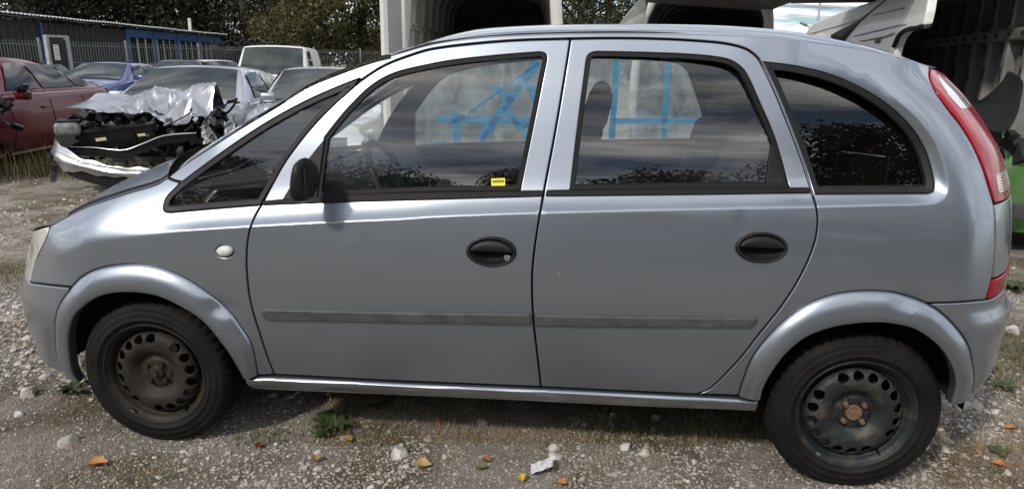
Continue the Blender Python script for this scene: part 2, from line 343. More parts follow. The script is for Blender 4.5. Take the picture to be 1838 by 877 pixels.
def pnorm(p):
    """outward unit normals of a closed polygon at its vertices"""
    s = 1 if area(p) > 0 else -1
    a = p-np.roll(p, 1, 0); b = np.roll(p, -1, 0)-p
    a = a/np.maximum(np.linalg.norm(a, axis=1), 1e-9)[:, None]; b = b/np.maximum(np.linalg.norm(b, axis=1), 1e-9)[:, None]
    na = np.stack([a[:, 1], -a[:, 0]], 1)*s; nb = np.stack([b[:, 1], -b[:, 0]], 1)*s
    n = na+nb; l = np.maximum(np.linalg.norm(n, axis=1), 0.35); return n/l[:, None]/np.maximum(l/2, 0.5)[:, None]
def offset(p, d): return p + pnorm(p)*d
def fgrad(fn, x, z, h=0.003):
    gx = (fn(x+h, z)-fn(x-h, z))/(2*h); gz = (fn(x, z+h)-fn(x, z-h))/(2*h); n = np.stack([gx, -np.ones_like(gx), gz], -1)
    return n/np.linalg.norm(n, axis=-1, keepdims=True)
PANELS = []
def panel(name, poly, mat, parent, fn=None, off=0.0, holes=(), h=0.035, gap=0.003, rad=0.004, depth=0.014, fold=True, mirror=True, hs=0.02, label=None):
    """a sheet cut to poly (x, z), lying on the skin fn, with rolled edges"""
    fn = fn or Y
    loops = []
    for k, p in enumerate([poly, *holes]):
        q = resamp(np.asarray(p, float), hs); sgn = -1 if k == 0 else 1
        loops.append(offset(q, sgn*(gap+(rad if fold else 0))) if (gap or rad) else q)
    pts = []; edges = []
    for q in loops:
        b = len(pts); pts += [tuple(v) for v in q]; edges += [(b+i, b+(i+1) % len(q)) for i in range(len(q))]
    lo, hi = loops[0].min(0), loops[0].max(0)
    gx, gz = np.meshgrid(np.arange(lo[0]+h/2, hi[0], h), np.arange(lo[1]+h/2, hi[1], h)); gx = gx.ravel(); gz = gz.ravel()
    m = inpoly(gx, gz, offset(loops[0], -h*0.35))
    for q in loops[1:]: m &= ~inpoly(gx, gz, offset(q, h*0.35))
    if fn is Y and fold:
        d1 = np.abs(_bil(np.minimum(np.abs(_dA), np.abs(_dB)), gx, gz)); m &= (d1 > 0.07+h*0.4) | (_bil(_dA, gx, gz) < -0.02)
        ex = CROWS[(CROWS[:, 0] > lo[0]) & (CROWS[:, 0] < hi[0]) & (CROWS[:, 1] > lo[1]) & (CROWS[:, 1] < hi[1])]
        if len(ex):
            k = inpoly(ex[:, 0], ex[:, 1], offset(loops[0], -0.004))
            for q in loops[1:]: k &= ~inpoly(ex[:, 0], ex[:, 1], offset(q, 0.004))
            pts += [tuple(v) for v in ex[k]]
    pts += list(zip(gx[m], gz[m]))
    vs, _, fs, *_ = delaunay_2d_cdt([Vector(p) for p in pts], edges, [], 0, 1e-6)
    V = np.array([tuple(v) for v in vs]); F = np.array([tuple(f) for f in fs if len(f) == 3]); c = V[F].mean(1)
    k = inpoly(c[:, 0], c[:, 1], loops[0])
    for q in loops[1:]: k &= ~inpoly(c[:, 0], c[:, 1], q)
    F = F[k]
    a, b2, c2 = V[F[:, 0]], V[F[:, 1]], V[F[:, 2]]
    cr = (b2[:, 0]-a[:, 0])*(c2[:, 1]-a[:, 1])-(b2[:, 1]-a[:, 1])*(c2[:, 0]-a[:, 0])
    F = np.where((cr > 0)[:, None], F, F[:, ::-1]); F = F[np.abs(cr) > 1e-9]      # outside looks towards -y
    P3 = np.stack([V[:, 0], fn(V[:, 0], V[:, 1])+off, V[:, 1]], 1); N3 = fgrad(fn, V[:, 0], V[:, 1])
    P3 = [tuple(v) for v in P3]; N3 = [tuple(v) for v in N3]; faces = [tuple(int(i) for i in f) for f in F]
    if fold:
        for kk, q in enumerate(loops):
            n2 = pnorm(q)*(1 if kk == 0 else -1); n2 = n2/np.maximum(np.linalg.norm(n2, axis=1), 1e-6)[:, None]
            y0 = fn(q[:, 0], q[:, 1])+off; N0 = fgrad(fn, q[:, 0], q[:, 1]); rows = []
            for so, dy, mixn in ((0, 0, 0), (0.72, 0.3, 0.5), (1.0, 1.0, 0.92), (1.0, 1.0+depth/rad, 1.0)):
                xx = q + n2*(so*rad); nn_ = N0*(1-mixn)+np.stack([n2[:, 0], 0*n2[:, 0], n2[:, 1]], 1)*mixn; nn_ /= np.maximum(np.linalg.norm(nn_, axis=1), 1e-6)[:, None]
                b = len(P3); P3 += [tuple(v) for v in np.stack([xx[:, 0], y0+dy*rad, xx[:, 1]], 1)]; N3 += [tuple(v) for v in nn_]; rows.append(b)
            L = len(q); ccw = (area(q) > 0) == (kk == 0)
            for r0, r1 in zip(rows[:-1], rows[1:]):
                for i in range(L):
                    j = (i+1) % L; f = (r0+i, r1+i, r1+j, r0+j); faces.append(f if ccw else f[::-1])
    objs = []
    for side in ((0, 1) if mirror else (0,)):
        me = bpy.data.meshes.new(name)
        if side: VV = [(a, 2*YC-b, c) for a, b, c in P3]; NN = [(a, -b, c) for a, b, c in N3]; FF = [f[::-1] for f in faces]
        else: VV, NN, FF = P3, N3, faces
        me.from_pydata(VV, [], FF); me.update(); o = link(name, me, mat, parent); me.normals_split_custom_set_from_vertices(NN)
        objs.append(o)
    return objs
def ribbon(name, loop, wd, mat, parent, off, fn=None, closed=True, mirror=True):
    """flat black strip along a curve, blocking light behind the gaps"""
    fn = fn or Y
    q = resamp(np.asarray(loop, float), 0.03, closed)
    if closed: n2 = pnorm(q)
    else:
        t = np.gradient(q, axis=0); t /= np.maximum(np.linalg.norm(t, axis=1), 1e-9)[:, None]; n2 = np.stack([t[:, 1], -t[:, 0]], 1)
    A, B = q-n2*wd/2, q+n2*wd/2
    for side in ((0, 1) if mirror else (0,)):
        rows = []
        for S in (A, B):
            yy = fn(S[:, 0], S[:, 1])+off
            if side: yy = 2*YC-yy
            rows.append(np.stack([S[:, 0], yy, S[:, 1]], 1))
        MB().grid(rows, closev=closed).build(name, mat, parent, smooth=True)
# ------------------------------------------------------------------ outlines, measured off the photograph and laid on the skin
for gpx, dp, sr in (((393, 552), 0.012, (0.055, 0.03)), ((1632, 540), 0.010, (0.05, 0.03)), ((1331, 405), 0.004, (0.02, 0.05)), ((1170, 410), 0.0025, (0.12, 0.05)), ((1440, 358), 0.003, (0.05, 0.015))):
    a = hit(*gpx, Ybase); GAUSS.append((a[0], a[1], dp, *sr))
car = world_thing('parked_car', (1.25, YC, 0))
tag(car, 'silver blue compact car with black steel wheels, standing in the foreground', 'car')
SIL = M['silver']
g_front = px([(470, 366), (459, 385), (451, 403), (444.5, 430), (442, 464), (443.5, 498), (447.6, 532.6), (456, 567), (466.5, 600), (479.5, 640), (492, 671)])
g_apil = px([(470, 366), (490, 328), (512.6, 288.7), (551, 238), (590, 195.7), (629, 160.8), (652, 142), (691, 117.5), (740, 98.5), (777.5, 88), (855, 78.4), (932.6, 72.6), (1024, 70)])
g_b = px([(1024, 70), (1010, 158), (994.6, 247), (977, 340), (965, 408), (956, 477), (955, 531), (958.5, 586), (964.7, 640), (971, 693.5)])
g_bot1 = px([(492, 671), (730, 683.5), (971, 693.5)]); g_bot2 = px([(971, 693.5), (1110, 700.5), (1250, 707)])
g_rear = px([(1024, 70), (1100, 69), (1189, 70.5), (1267.6, 75), (1306.8, 79.5), (1338, 88), (1354, 98.5), (1364, 110), (1389, 160.8), (1416, 226.7), (1443.4, 300), (1456, 340), (1465.5, 374),
             (1467.5, 401), (1463, 432), (1451, 466), (1430, 507.6), (1399.5, 553.8), (1365, 596.6), (1331, 640), (1309.5, 663.5), (1286, 687), (1271, 698.8), (1250, 707)])
front_door_o = joinp(g_front[::-1], g_apil, g_b, g_bot1[::-1])
rear_door_o = joinp(g_b[::-1], g_rear, g_bot2[::-1])
win1 = joinp(px([(569, 352), (576, 300), (584, 247)], 4), px([(584, 247), (605.6, 219), (629, 191.8), (667.6, 155), (706, 133.6), (758, 120), (816, 109.5), (894, 101), (956, 96), (972, 95.5), (979, 99), (980.5, 106)]), px([(980.5, 106), (957, 222), (932.6, 341)], 4), px([(932.6, 341), (750, 344), (569, 352)], 4))
win2 = joinp(px([(1024.6, 340), (1038, 225), (1053, 110)], 4), px([(1053, 110), (1055.5, 102), (1062, 96.5), (1074, 94.5), (1205, 97.7), (1266.7, 101.8), (1303.6, 107.5), (1322, 116), (1338, 132), (1361, 180.5), (1388, 243), (1402, 288), (1415, 336)]), px([(1415, 336), (1220, 337.5), (1024.6, 340)], 4))
q1_up = px([(326.5, 327.4), (396, 277), (473.8, 224.7), (551, 182), (617, 153), (645, 142.5)])
q1 = joinp(q1_up, px([(645, 142.5), (629, 161.5), (590, 196.5), (551, 239), (512, 290), (489, 330), (467, 367)]), px([(467, 367), (390, 373), (309, 380)], 4), px([(309, 380), (297, 378.5), (294, 371), (300, 354), (326.5, 327.4)]))
q2 = joinp(px([(1369, 113), (1416, 118.5), (1455, 126), (1493.8, 136.7), (1532.6, 153), (1571, 174), (1610, 203.4), (1641, 238), (1660.5, 273), (1672, 312), (1675, 331), (1673, 342), (1664, 346)]), px([(1664, 346), (1560, 346.5), (1461, 347)], 4), px([(1461, 347), (1446, 297), (1419, 224), (1392, 158), (1369, 113)]))
rail = px([(700, 103.6), (777, 82), (855, 70.7), (932.6, 65.7), (1024, 63), (1160, 62.5), (1300, 65), (1400, 71), (1455, 76.5), (1571, 94), (1640, 112), (1669, 122.7)])
rail_a = px([(300, 319), (330, 296), (396, 253), (435, 228), (497, 191), (551, 157), (613, 131), (667, 112), (700, 103.6)])
hoodline = px([(92, 404), (101.6, 399), (150.5, 373), (225.8, 347), (282, 330), (300, 319)])
tl_left = px([(1669, 122.7), (1669, 142.7), (1681, 168), (1703.5, 199.7), (1723.5, 225), (1743, 256.6), (1757.7, 288), (1769, 319), (1783, 366)])
col_left = px([(1783, 366), (1786, 400), (1786.6, 431), (1784, 470), (1780.6, 501.5)])
refl_left = px([(1779.5, 501.5), (1769.5, 538)], 3)
rseam = px([(1663, 544), (1715, 542.5), (1769.5, 538)], 4)
rfl_out = px([(1326, 709), (1335, 680), (1351.6, 640), (1382, 600), (1416.6, 567.5), (1454, 543.5), (1495, 529), (1536, 523), (1570.5, 522), (1605, 525), (1641.6, 535), (1663, 544)])
rfl_out2 = px([(1663, 544), (1688, 560), (1719, 591), (1738.5, 622), (1746, 657), (1748, 680), (1744, 707)])
rfl_in = px([(1360, 712), (1366, 690), (1381, 662), (1407, 628), (1444, 598.5), (1489, 581.7), (1534, 574.5), (1578.5, 573), (1597, 575)])
rfl_in2 = px([(1597, 575), (1638, 585), (1675.5, 609.6), (1698, 636), (1711, 665.5), (1712.7, 691.6), (1704, 720)])
ffl_out = px([(128.5, 515), (148, 496), (175, 482.7), (213.8, 475), (252.6, 474), (291, 481.5), (330, 498), (369, 523), (407.6, 554), (431, 585), (450, 616), (458, 648), (462, 673)])
ffl_in = px([(157.6, 541), (183, 527), (214, 520), (252.6, 520), (291, 527), (330, 545), (369, 570), (396, 601), (419, 632), (434.7, 659), (443, 675)])
ffl_out2 = px([(128.5, 516), (107, 546.7), (99.5, 574), (99.5, 605), (103, 640), (115, 668)])
ffl_in2 = px([(157.6, 541), (136, 562), (124.6, 597), (126.6, 636), (132.4, 667), (142, 682)])
def xz_front(z0, z1, n=14): return [np.array((X0F(z)-0.60, z)) for z in np.linspace(z0, z1, n)]
def xz_rear(z0, z1, n=16, ex=0.32): return [np.array((X0R(z)+ex, z)) for z in np.linspace(z0, z1, n)]

def handle_el(cx, cy, rx, ry, k=40):
    return np.array([hit(cx+rx*math.cos(t), cy-ry*math.sin(t), Y) for t in np.linspace(0, 2*math.pi, k, endpoint=False)])
h1 = handle_el(882, 451.5, 44.5, 26.3); h2 = handle_el(1367, 444, 46.5, 26.8)

# doors, with window seals, glass, handles and rub strips
def door(poly, win, hand, lock, mold, beltp, lab):
    L, Rr = panel('door', poly, SIL, car, holes=[win, offset(hand, -0.004)])
    L['label'] = lab
    return L, Rr
def sub(name, poly, mat, pair, **k):
    """a piece of both the near and the far door"""
    a, b = panel(name, poly, mat, pair[0], **k); b.parent = pair[1]; return a, b
D1 = door(front_door_o, win1, h1, True, None, None, 'front side door with a yellow sticker in its window')
D2 = door(rear_door_o, win2, h2, False, None, None, 'rear side door with a shallow dent by its handle')
for D, wn in ((D1, win1), (D2, win2)):
    sub('window_seal', offset(wn, 0.002), M['rubber'], D, off=0.003, holes=[offset(wn, -0.014)], gap=0, rad=0.003, depth=0.02)
def Yglass(x, z): return Ybase(x, z)+0.050
panel('window_glass', offset(win1, -0.006), M['glass'], D1[0], fn=Yglass, off=0.012, gap=0, fold=False, mirror=False, h=0.05)
panel('window_glass', offset(win2, -0.006), M['glass'], D2[0], fn=Yglass, off=0.012, gap=0, fold=False, mirror=False, h=0.05)
tri2 = joinp(px([(1388, 246), (1402, 290), (1413, 335)], 4), px([(1413, 335), (1376, 335)], 3), px([(1376, 335), (1380, 295), (1388, 246)], 4))
sub('corner_filler', tri2, M['black_plastic'], D2, off=0.004, gap=0, rad=0.003)
tri1 = joinp(px([(506, 359), (530, 322), (557, 281), (583, 249)], 4), px([(583, 249), (576, 300), (569, 352)], 4), px([(569, 352), (540, 358), (506, 359)], 3))
sub('corner_filler', tri1, M['black_plastic'], D1, off=-0.004, gap=0, rad=0.003)
belt1 = joinp(px([(472, 360), (569, 351.5), (740, 345), (976, 341)]), px([(976, 341), (974.5, 352.5)], 2), px([(974.5, 352.5), (740, 359.5), (600, 363.5), (470, 368.5)]))
belt2 = joinp(px([(981, 340.5), (1220, 337), (1453, 336)]), px([(1453, 336), (1457, 346.5)], 2), px([(1457, 346.5), (1220, 350), (978, 352.5)]))
sub('belt_moulding', belt1, M['rubber'], D1, off=-0.008, gap=0, rad=0.005); sub('belt_moulding', belt2, M['rubber'], D2, off=-0.008, gap=0, rad=0.005)
mo1 = joinp(px([(476, 553.5), (700, 559), (952, 562)]), px([(952, 562), (954, 572), (953, 582)], 3), px([(953, 582), (720, 578), (482, 574)]), px([(482, 574), (473, 566), (471, 557), (476, 553.5)], 4))
mo2 = joinp(px([(961, 563.5), (1150, 567), (1352, 568.5)]), px([(1352, 568.5), (1359, 570.5), (1356, 580), (1346, 587)], 4), px([(1346, 587), (1150, 586), (961, 583.5)]), px([(961, 583.5), (959.5, 573), (961, 563.5)], 3))
sub('rub_strip', mo1, M['grey_plastic'], D1, off=-0.012, gap=0, rad=0.006, depth=0.012); sub('rub_strip', mo2, M['grey_plastic'], D2, off=-0.012, gap=0, rad=0.006, depth=0.012)
# oval pull handles: rim, paddle, finger bowl, lock
def pull(hand, D, lock):
    c = hand.mean(0); rx = (hand[:, 0].max()-hand[:, 0].min())/2; rz = (hand[:, 1].max()-hand[:, 1].min())/2
    for side, d in ((0, D[0]), (1, D[1])):
        def pt(r, a, dy):
            x = c[0]+rx*r*math.cos(a); z = c[1]+rz*r*math.sin(a); y = float(Y(x, z))+dy; return (x, 2*YC-y if side else y, z)
        n = 48; A = [2*math.pi*k/n for k in range(n)]
        prof = [(1.0, 0.010), (1.0, -0.004), (0.97, -0.0075), (0.90, -0.008), (0.86, -0.003), (0.85, 0.004)]
        hd = MB().grid([[pt(r, a, dy) for a in A] for r, dy in prof], closev=True).build('handle', M['black_plastic'], d, smooth=True)
        rows = []
        for r in np.linspace(0.85, 0.0, 9):
            row = []
            for a in A:
                v = r*math.sin(a); dep = 0.004 + (0.030*max(0, 1-(r/0.85)**2)**0.6 if v < 0.1 else 0.012); row.append(pt(r, a, dep))
            rows.append(row)
        MB().grid(rows, closev=True).build('finger_bowl', M['black_plastic'], d, smooth=True)
        # paddle: upper half of the oval
        top, bot = [], []
        rows = []
        for k in range(25):
            u = -0.84+1.68*k/24; zt = 0.80*math.sqrt(max(0, 1-(u/0.86)**2)); zb = 0.02
            row = []
            for t, dy in ((0, 0.012), (0, -0.009), (0.12, -0.0125), (0.5, -0.0135), (0.88, -0.0105), (1, -0.004), (1, 0.012)):
                v = zb+(max(zt, 0.03)-zb)*t; x = c[0]+rx*u; z = c[1]+rz*v; y = float(Y(x, z))+dy; row.append((x, 2*YC-y if side else y, z))
            rows.append(row)
        MB().grid(rows).build('handle_grip', M['black_plastic'], d, smooth=True)
        if lock:
            x = c[0]+rx*0.64; z = c[1]-rz*0.36; y = float(Y(x, z)); s = -1 if side else 1; yy = 2*YC-y if side else y
            MB().tube([(x, yy+s*0.01, z), (x, yy-s*0.004, z), (x, yy-s*0.0055, z)], [0.0115, 0.0115, 0.010], 20).build('lock_barrel', M['chrome'], d)
            MB().box((x, yy-s*0.006, z), (0.0016, 0.002, 0.010)).build('key_slot', M['dark'], d)
pull(h1, D1, True); pull(h2, D2, False)
# yellow sticker inside the front window
st = joinp(px1([(881, 321), (906, 320), (906.5, 336.5), (881.5, 338)]))
panel('sticker', st, M['yellow'], D1[0], off=0.0085, gap=0, fold=False, mirror=False)
for zz in (324.5, 327, 334.5):
    panel('sticker_print', joinp(px1([(883.5, zz), (904, zz-0.6), (904, zz+0.9), (883.5, zz+1.5)])), M['black_ink'], D1[0], off=0.0078, gap=0, fold=False, mirror=False)

# front wing, side frame, sill, bumpers
fender_o = joinp(g_front, px([(492, 671), (478, 672), (462, 673)], 3), ffl_out[::-1], px([(128.5, 515), (90, 511), (54, 507)], 4),
                 px([(54, 507), (60, 480.5), (70, 455), (82, 430), (92, 404)]), hoodline, px([(300, 319), (312, 324), (326.5, 327.4)], 3), px([(326.5, 327.4), (300, 354), (294, 371), (297, 378.5), (309, 380)]), px([(309, 380), (390, 373), (467, 367)], 4))
ind = np.array([hit(403+15.5*math.cos(t), 450.5-10.5*math.sin(t), Y) for t in np.linspace(0, 2*math.pi, 28, endpoint=False)])
FN = panel('front_wing', fender_o, SIL, car, holes=[ind])
# the side frame stops at the tip of the small front window
_g = [q for q in g_apil if q[0] > hit(648, 143, Y)[0]]
rail_up = [q+np.array((0, 0.0075)) for q in rail]
side_o = joinp(rail_a, rail_up, tl_left, col_left, refl_left, rseam[::-1], rfl_out[::-1], px([(1326, 709), (1290, 708), (1250, 707)], 3), g_rear[::-1], _g[::-1], q1_up[::-1], px([(326.5, 327.4), (312, 324), (300, 319)], 3))
SD = panel('side_frame', side_o, SIL, car, holes=[q2])
for o in (SD[0],): o['label'] = 'rear side panel and roof frame'
sub('window_seal', offset(q2, 0.002), M['black_plastic'], SD, off=0.000, holes=[offset(q2, -0.020)], gap=0, rad=0.004, depth=0.02)
sub('quarter_glass', offset(q2, -0.012), M['glass_dark'], SD, fn=Yglass, off=0.010, gap=0, fold=False, h=0.05)
# dark printed border of the rear quarter glass: front band and lower edge
sub('window_seal', offset(q1, 0.001), M['black_plastic'], FN, off=-0.002, holes=[offset(q1, -0.019)], gap=0, rad=0.004, depth=0.02)
sub('quarter_glass', offset(q1, -0.012), M['glass'], FN, fn=Yglass, off=0.010, gap=0, fold=False, h=0.05)
il = MB(); c = ind.mean(0)
for D_, s in ((FN[0], 0), (FN[1], 1)):
    rows = [[(c[0]+(q[0]-c[0])*r, (lambda y: 2*YC-y if s else y)(float(Y(q[0], q[1]))+dy), c[1]+(q[1]-c[1])*r) for q in ind] for r, dy in ((0.97, 0.01), (0.92, -0.003), (0.75, -0.008), (0.4, -0.012), (0.02, -0.013))]
    MB().grid(rows, closev=True).build('side_repeater', M['lamp'], D_, smooth=True)
def Ysill(x, z):                                # the sill stands proud of the doors and has a ledge on top
    zt = np.interp(x, _sx, _sz); t = np.clip((zt-z)/0.06, 0, 1); return Y(x, z)-0.017*np.minimum(1, t/0.16)**0.8+0.032*t*t
_st = px([(443, 676), (492, 676), (730, 687), (971, 697), (1250, 710.5), (1359.5, 716)]); _sx = np.array([q[0] for q in _st]); _sz = np.array([q[1] for q in _st])
_sb = px([(448, 699.5), (501, 702.7), (690, 710.8), (900, 720), (1153.8, 732.5), (1357, 740)])
sill_o = joinp(_st, px([(1359.5, 716), (1357, 740)], 2), _sb[::-1], px([(448, 699.5), (443, 676)], 2))
panel('sill', sill_o, SIL, car, fn=Ysill, h=0.006, hs=0.02, gap=0.0005, rad=0.002, depth=0.06)
# wheel-arch flares (strips between the outer and the inner line, swollen outwards)
def flare(name, outer, inner, mat, parent, hgt=0.028, ret=0.05, n=64, m=9, fn=None):
    def rs(c):
        c = np.array(c); s = np.r_[0, np.cumsum(np.linalg.norm(np.diff(c, axis=0), axis=1))]; t = np.linspace(0, s[-1], n); return np.stack([np.interp(t, s, c[:, 0]), np.interp(t, s, c[:, 1])], 1)
    A, B = rs(outer), rs(inner); rows = []
    for k in range(m+1):
        t = k/m; q = A*(1-t)+B*t; hh = hgt*(1-(1-min(1, t/0.75))**2.2) - 0.004*max(0, t-0.8)/0.2
        rows.append(np.stack([q[:, 0], Y(q[:, 0], q[:, 1])-hh+0.001, q[:, 1]], 1))
    last = rows[-1]; prev = rows[-2]
    rows.insert(0, rows[0]+np.array([0, 0.012, 0]))
    dv = (B-A); dv /= np.linalg.norm(dv, axis=1)[:, None]
    for st, dy in ((0.004, 0.004), (0.005, 0.012), (0.001, ret)): rows.append(last+np.stack([dv[:, 0]*st, np.full(n, dy), dv[:, 1]*st], 1))
    out = []
    for s in (0, 1):
        P = [[(a, 2*YC-b if s else b, c) for a, b, c in r] for r in rows]
        out.append(MB().grid(P).build(name, mat, parent, smooth=True))
    return out
flare('wheel_arch', ffl_out, ffl_in, SIL, car); flare('wheel_arch', rfl_out, rfl_in, SIL, car)
# bumpers
fb_top = px([(128.5, 516), (90, 512), (54, 507.5)], 4); ftop_end = fb_top[-1]
fb_o = joinp(fb_top, [np.array((X0F(ftop_end[1])-0.60, ftop_end[1]))], xz_front(ftop_end[1], 0.20), px([(115, 668), (115, 667)], 1), ffl_out2[::-1])
FB = panel('front_bumper', fb_o, SIL, car, depth=0.03)
flare('bumper_arch', ffl_out2, ffl_in2, SIL, car, hgt=0.020, n=40)
rb_end = refl_left[-1]
rb_o = joinp(rseam, [np.array((X0R(rb_end[1]-0.01)+0.32, rb_end[1]))], xz_rear(rb_end[1]-0.005, 0.30), px([(1746, 708), (1744, 707)], 1), rfl_out2[::-1])
RB = panel('rear_bumper', rb_o, SIL, car, depth=0.03, h=0.025)
flare('bumper_arch', rfl_out2, rfl_in2, SIL, car, hgt=0.026, n=40)
# tail lamps, corner columns, reflectors, headlamps
zt, zb_ = tl_left[0][1], tl_left[-1][1]
tl_o = joinp(tl_left, xz_rear(zb_, zt-0.015))
TL = panel('tail_lamp', tl_o, M['red_lens'], car, off=-0.006, h=0.02, gap=0.002, rad=0.006, depth=0.03)
wl = joinp(px([(1682, 134), (1690, 152), (1705, 175), (1724, 196)], 4), px([(1724, 196), (1737, 193.5)], 2), [np.array((X0R(z)+0.30, z)) for z in np.linspace(hit(1737, 193.5, Y)[1], hit(1682, 134, Y)[1]-0.01, 8)])
sub('clear_lens', wl, M['clear_lens'], TL, off=-0.009, gap=0, rad=0.002, h=0.02)
rl = joinp(px([(1786, 313), (1792, 347)], 3), [np.array((X0R(z)+0.31, z)) for z in np.linspace(hit(1792, 347, Y)[1], hit(1786, 313, Y)[1], 6)])
sub('clear_lens', rl, M['clear_lens'], TL, off=-0.009, gap=0, rad=0.002, h=0.02)
for k in range(7):
    y0 = 314+k*5.0; aa = px1([(1787+k*1.0, y0), (1787.3+k*1.0, y0+1.6)])
    sub('lens_rib', joinp([aa[0]], [np.array((X0R(aa[0][1])+0.31, aa[0][1])), np.array((X0R(aa[1][1])+0.31, aa[1][1]))], [aa[1]]), M['red_lens'], TL, off=-0.0105, gap=0, fold=False, h=0.02)
zc0, zc1 = col_left[0][1], col_left[-1][1]
panel('rear_corner', joinp(col_left, xz_rear(zc1, zc0)), SIL, car, h=0.02)
panel('reflector', joinp(refl_left, xz_rear(refl_left[-1][1], refl_left[0][1], 6)), M['red_lens'], car, h=0.02, off=-0.003)
hl_top = hit(92, 405, Y); hl = px([(92, 404), (82, 430), (70, 455), (60, 480.5), (54, 507)])
panel('headlamp', joinp(hl, xz_front(hl[-1][1], hl[0][1]-0.10)), M['lamp'], car, h=0.02, off=-0.002)
# ------------------------------------------------------------------ loft between the two sides: roof, windscreen, bonnet, tailgate, front
def p3(q, dy=0.0): return np.array((q[0], float(Y(q[0], q[1]))+dy, q[1]))
def loft(name, left, fn, mat, parent, n=24):
    rows = []
    for i, a in enumerate(left):
        b = np.array((a[0], 2*YC-a[1], a[2])); rows.append([fn(a*(1-t)+b*t, t, i/(len(left)-1)) for t in np.linspace(0, 1, n)])
    return MB().grid(rows).build(name, mat, parent, smooth=True)
def cres(c, n):
    c = np.array(c); s = np.r_[0, np.cumsum(np.linalg.norm(np.diff(c, axis=0), axis=1))]; t = np.linspace(0, s[-1], n); return [np.array([np.interp(v, s, c[:, k]) for k in range(c.shape[1])]) for v in t]
railL = [p3(q, -0.0006) for q in cres(rail, 60)]
def _roof(p, t, u):
    h = 0.052*(1-abs(1-2*t)**5)*min(1.0, 0.55+u*3)*(1-0.45*max(0, u-0.75)/0.25); return p + np.array((0.05*(1-(1-2*t)**2)*(-1 if u < 0.02 else 0), 0, h))
loft('roof', railL, _roof, SIL, car, 49)
ws_left = [p3(q, 0.004) for q in cres(rail_a, 30)]
def _ws(p, t, u): b = 1-(1-2*t)**2; return p+np.array((-0.20*b*(1-0.6*u), 0, 0.03*b*u))
loft('windscreen', ws_left, _ws, M['glass'], car)
_zh = hl[0][1]; hoodL = [p3((X0F(_zh-0.10)-0.60, _zh-0.10)), (p3((X0F(_zh-0.10)-0.60, _zh-0.10))+p3(hl[0]))/2+np.array((0, -0.012, 0.008))]+[p3(q, 0.002) for q in cres(hoodline, 26)]
def _hood(p, t, u): b = 1-abs(1-2*t)**2.4; return p+np.array((-0.03*b*(1-u)-0.16*b*u, 0, 0.06*b*min(1, u*6)))
loft('bonnet', hoodL, _hood, SIL, car)
front_edge = [np.array((X0F(z)-0.60, float(Y(X0F(z)-0.60, z)), z)) for z in np.linspace(0.2, hl[0][1]-0.10, 20)]
loft('front_face', front_edge, lambda p, t, u: p+np.array((-0.03*(1-(1-2*t)**2), 0, 0)), M['black_plastic'], car)
ze = np.linspace(0.30, zt-0.015, 30)
tail_edge = [np.array((X0R(z)+0.32, float(Y(X0R(z)+0.32, z)), z)) for z in ze]
loft('tailgate', tail_edge, lambda p, t, u: p+np.array((0.06*(1-(1-2*t)**2), 0, 0)), SIL, car)
e0 = tail_edge[-1]; rr_ = railL[-1]
loft('rear_spoiler', [rr_, rr_*0.4+e0*0.6+np.array((0, 0, 0.01)), e0], lambda p, t, u: p+np.array((0.06*(1-(1-2*t)**2)*u, 0, 0.052*0.55*(1-abs(1-2*t)**5)*(1-u))), SIL, car)
rwin = [np.array((p[0]+0.012, p[1]+0.13, p[2])) for p in tail_edge if p[2] > 1.08]
loft('rear_window', rwin, lambda p, t, u: p+np.array((0.05*(1-(1-2*t)**2), 0, 0)), M['glass_dark'], car)
# door gaskets, black strips added to block light through the gaps, inner trims, liners, floor
for lp in (front_door_o, rear_door_o): ribbon('door_gasket', lp, 0.05, M['rubber'], car, 0.013)
ribbon('gap_backing', joinp(tl_left[5:], col_left, refl_left), 0.06, M['rubber'], car, 0.012, closed=False)
ribbon('gap_backing', joinp(rseam[::-1]), 0.06, M['rubber'], car, 0.012, closed=False)
ribbon('gap_backing', joinp(ffl_out), 0.03, M['rubber'], car, 0.012, closed=False); ribbon('gap_backing', joinp(rfl_out, rfl_out2), 0.03, M['rubber'], car, 0.012, closed=False)
ribbon('gap_backing', fb_top, 0.06, M['rubber'], car, 0.012, closed=False)
ribbon('gap_backing', hoodline[8:], 0.03, M['rubber'], car, 0.012, closed=False)
ribbon('gap_backing', px([(443, 675), (700, 684), (971, 695), (1250, 709), (1360, 714)]), 0.03, M['rubber'], car, 0.012, closed=False)
for D, pl_, wn in ((D1, front_door_o, win1), (D2, rear_door_o, win2)):
    sub('door_trim', offset(pl_, -0.004), M['interior'], D, off=0.050, holes=[offset(wn, 0.006)], gap=0, fold=False, h=0.06)
sub('pillar_trim', offset(side_o, -0.006), M['interior'], SD, off=0.045, holes=[offset(q2, 0.006)], gap=0, fold=False, h=0.06)
def _head(p, t, u): h = 0.052*(1-abs(1-2*t)**5)*min(1.0, 0.55+u*3); return p + np.array((0, 0, h-0.03))
loft('headliner', [q+np.array((0, 0.03, 0)) for q in railL], _head, M['interior'], car, 25)
fl = MB(); fl.box((1.35, YC, 0.29), (3.0, 1.2, 0.10)); fl.box((1.4, YC, 0.31), (1.7, 1.46, 0.06)); fl.build('floor_pan', M['dark'], car)
MB().box((-0.28, YC, 0.45), (0.5, 0.95, 0.5)).build('engine_block', M['dark'], car)
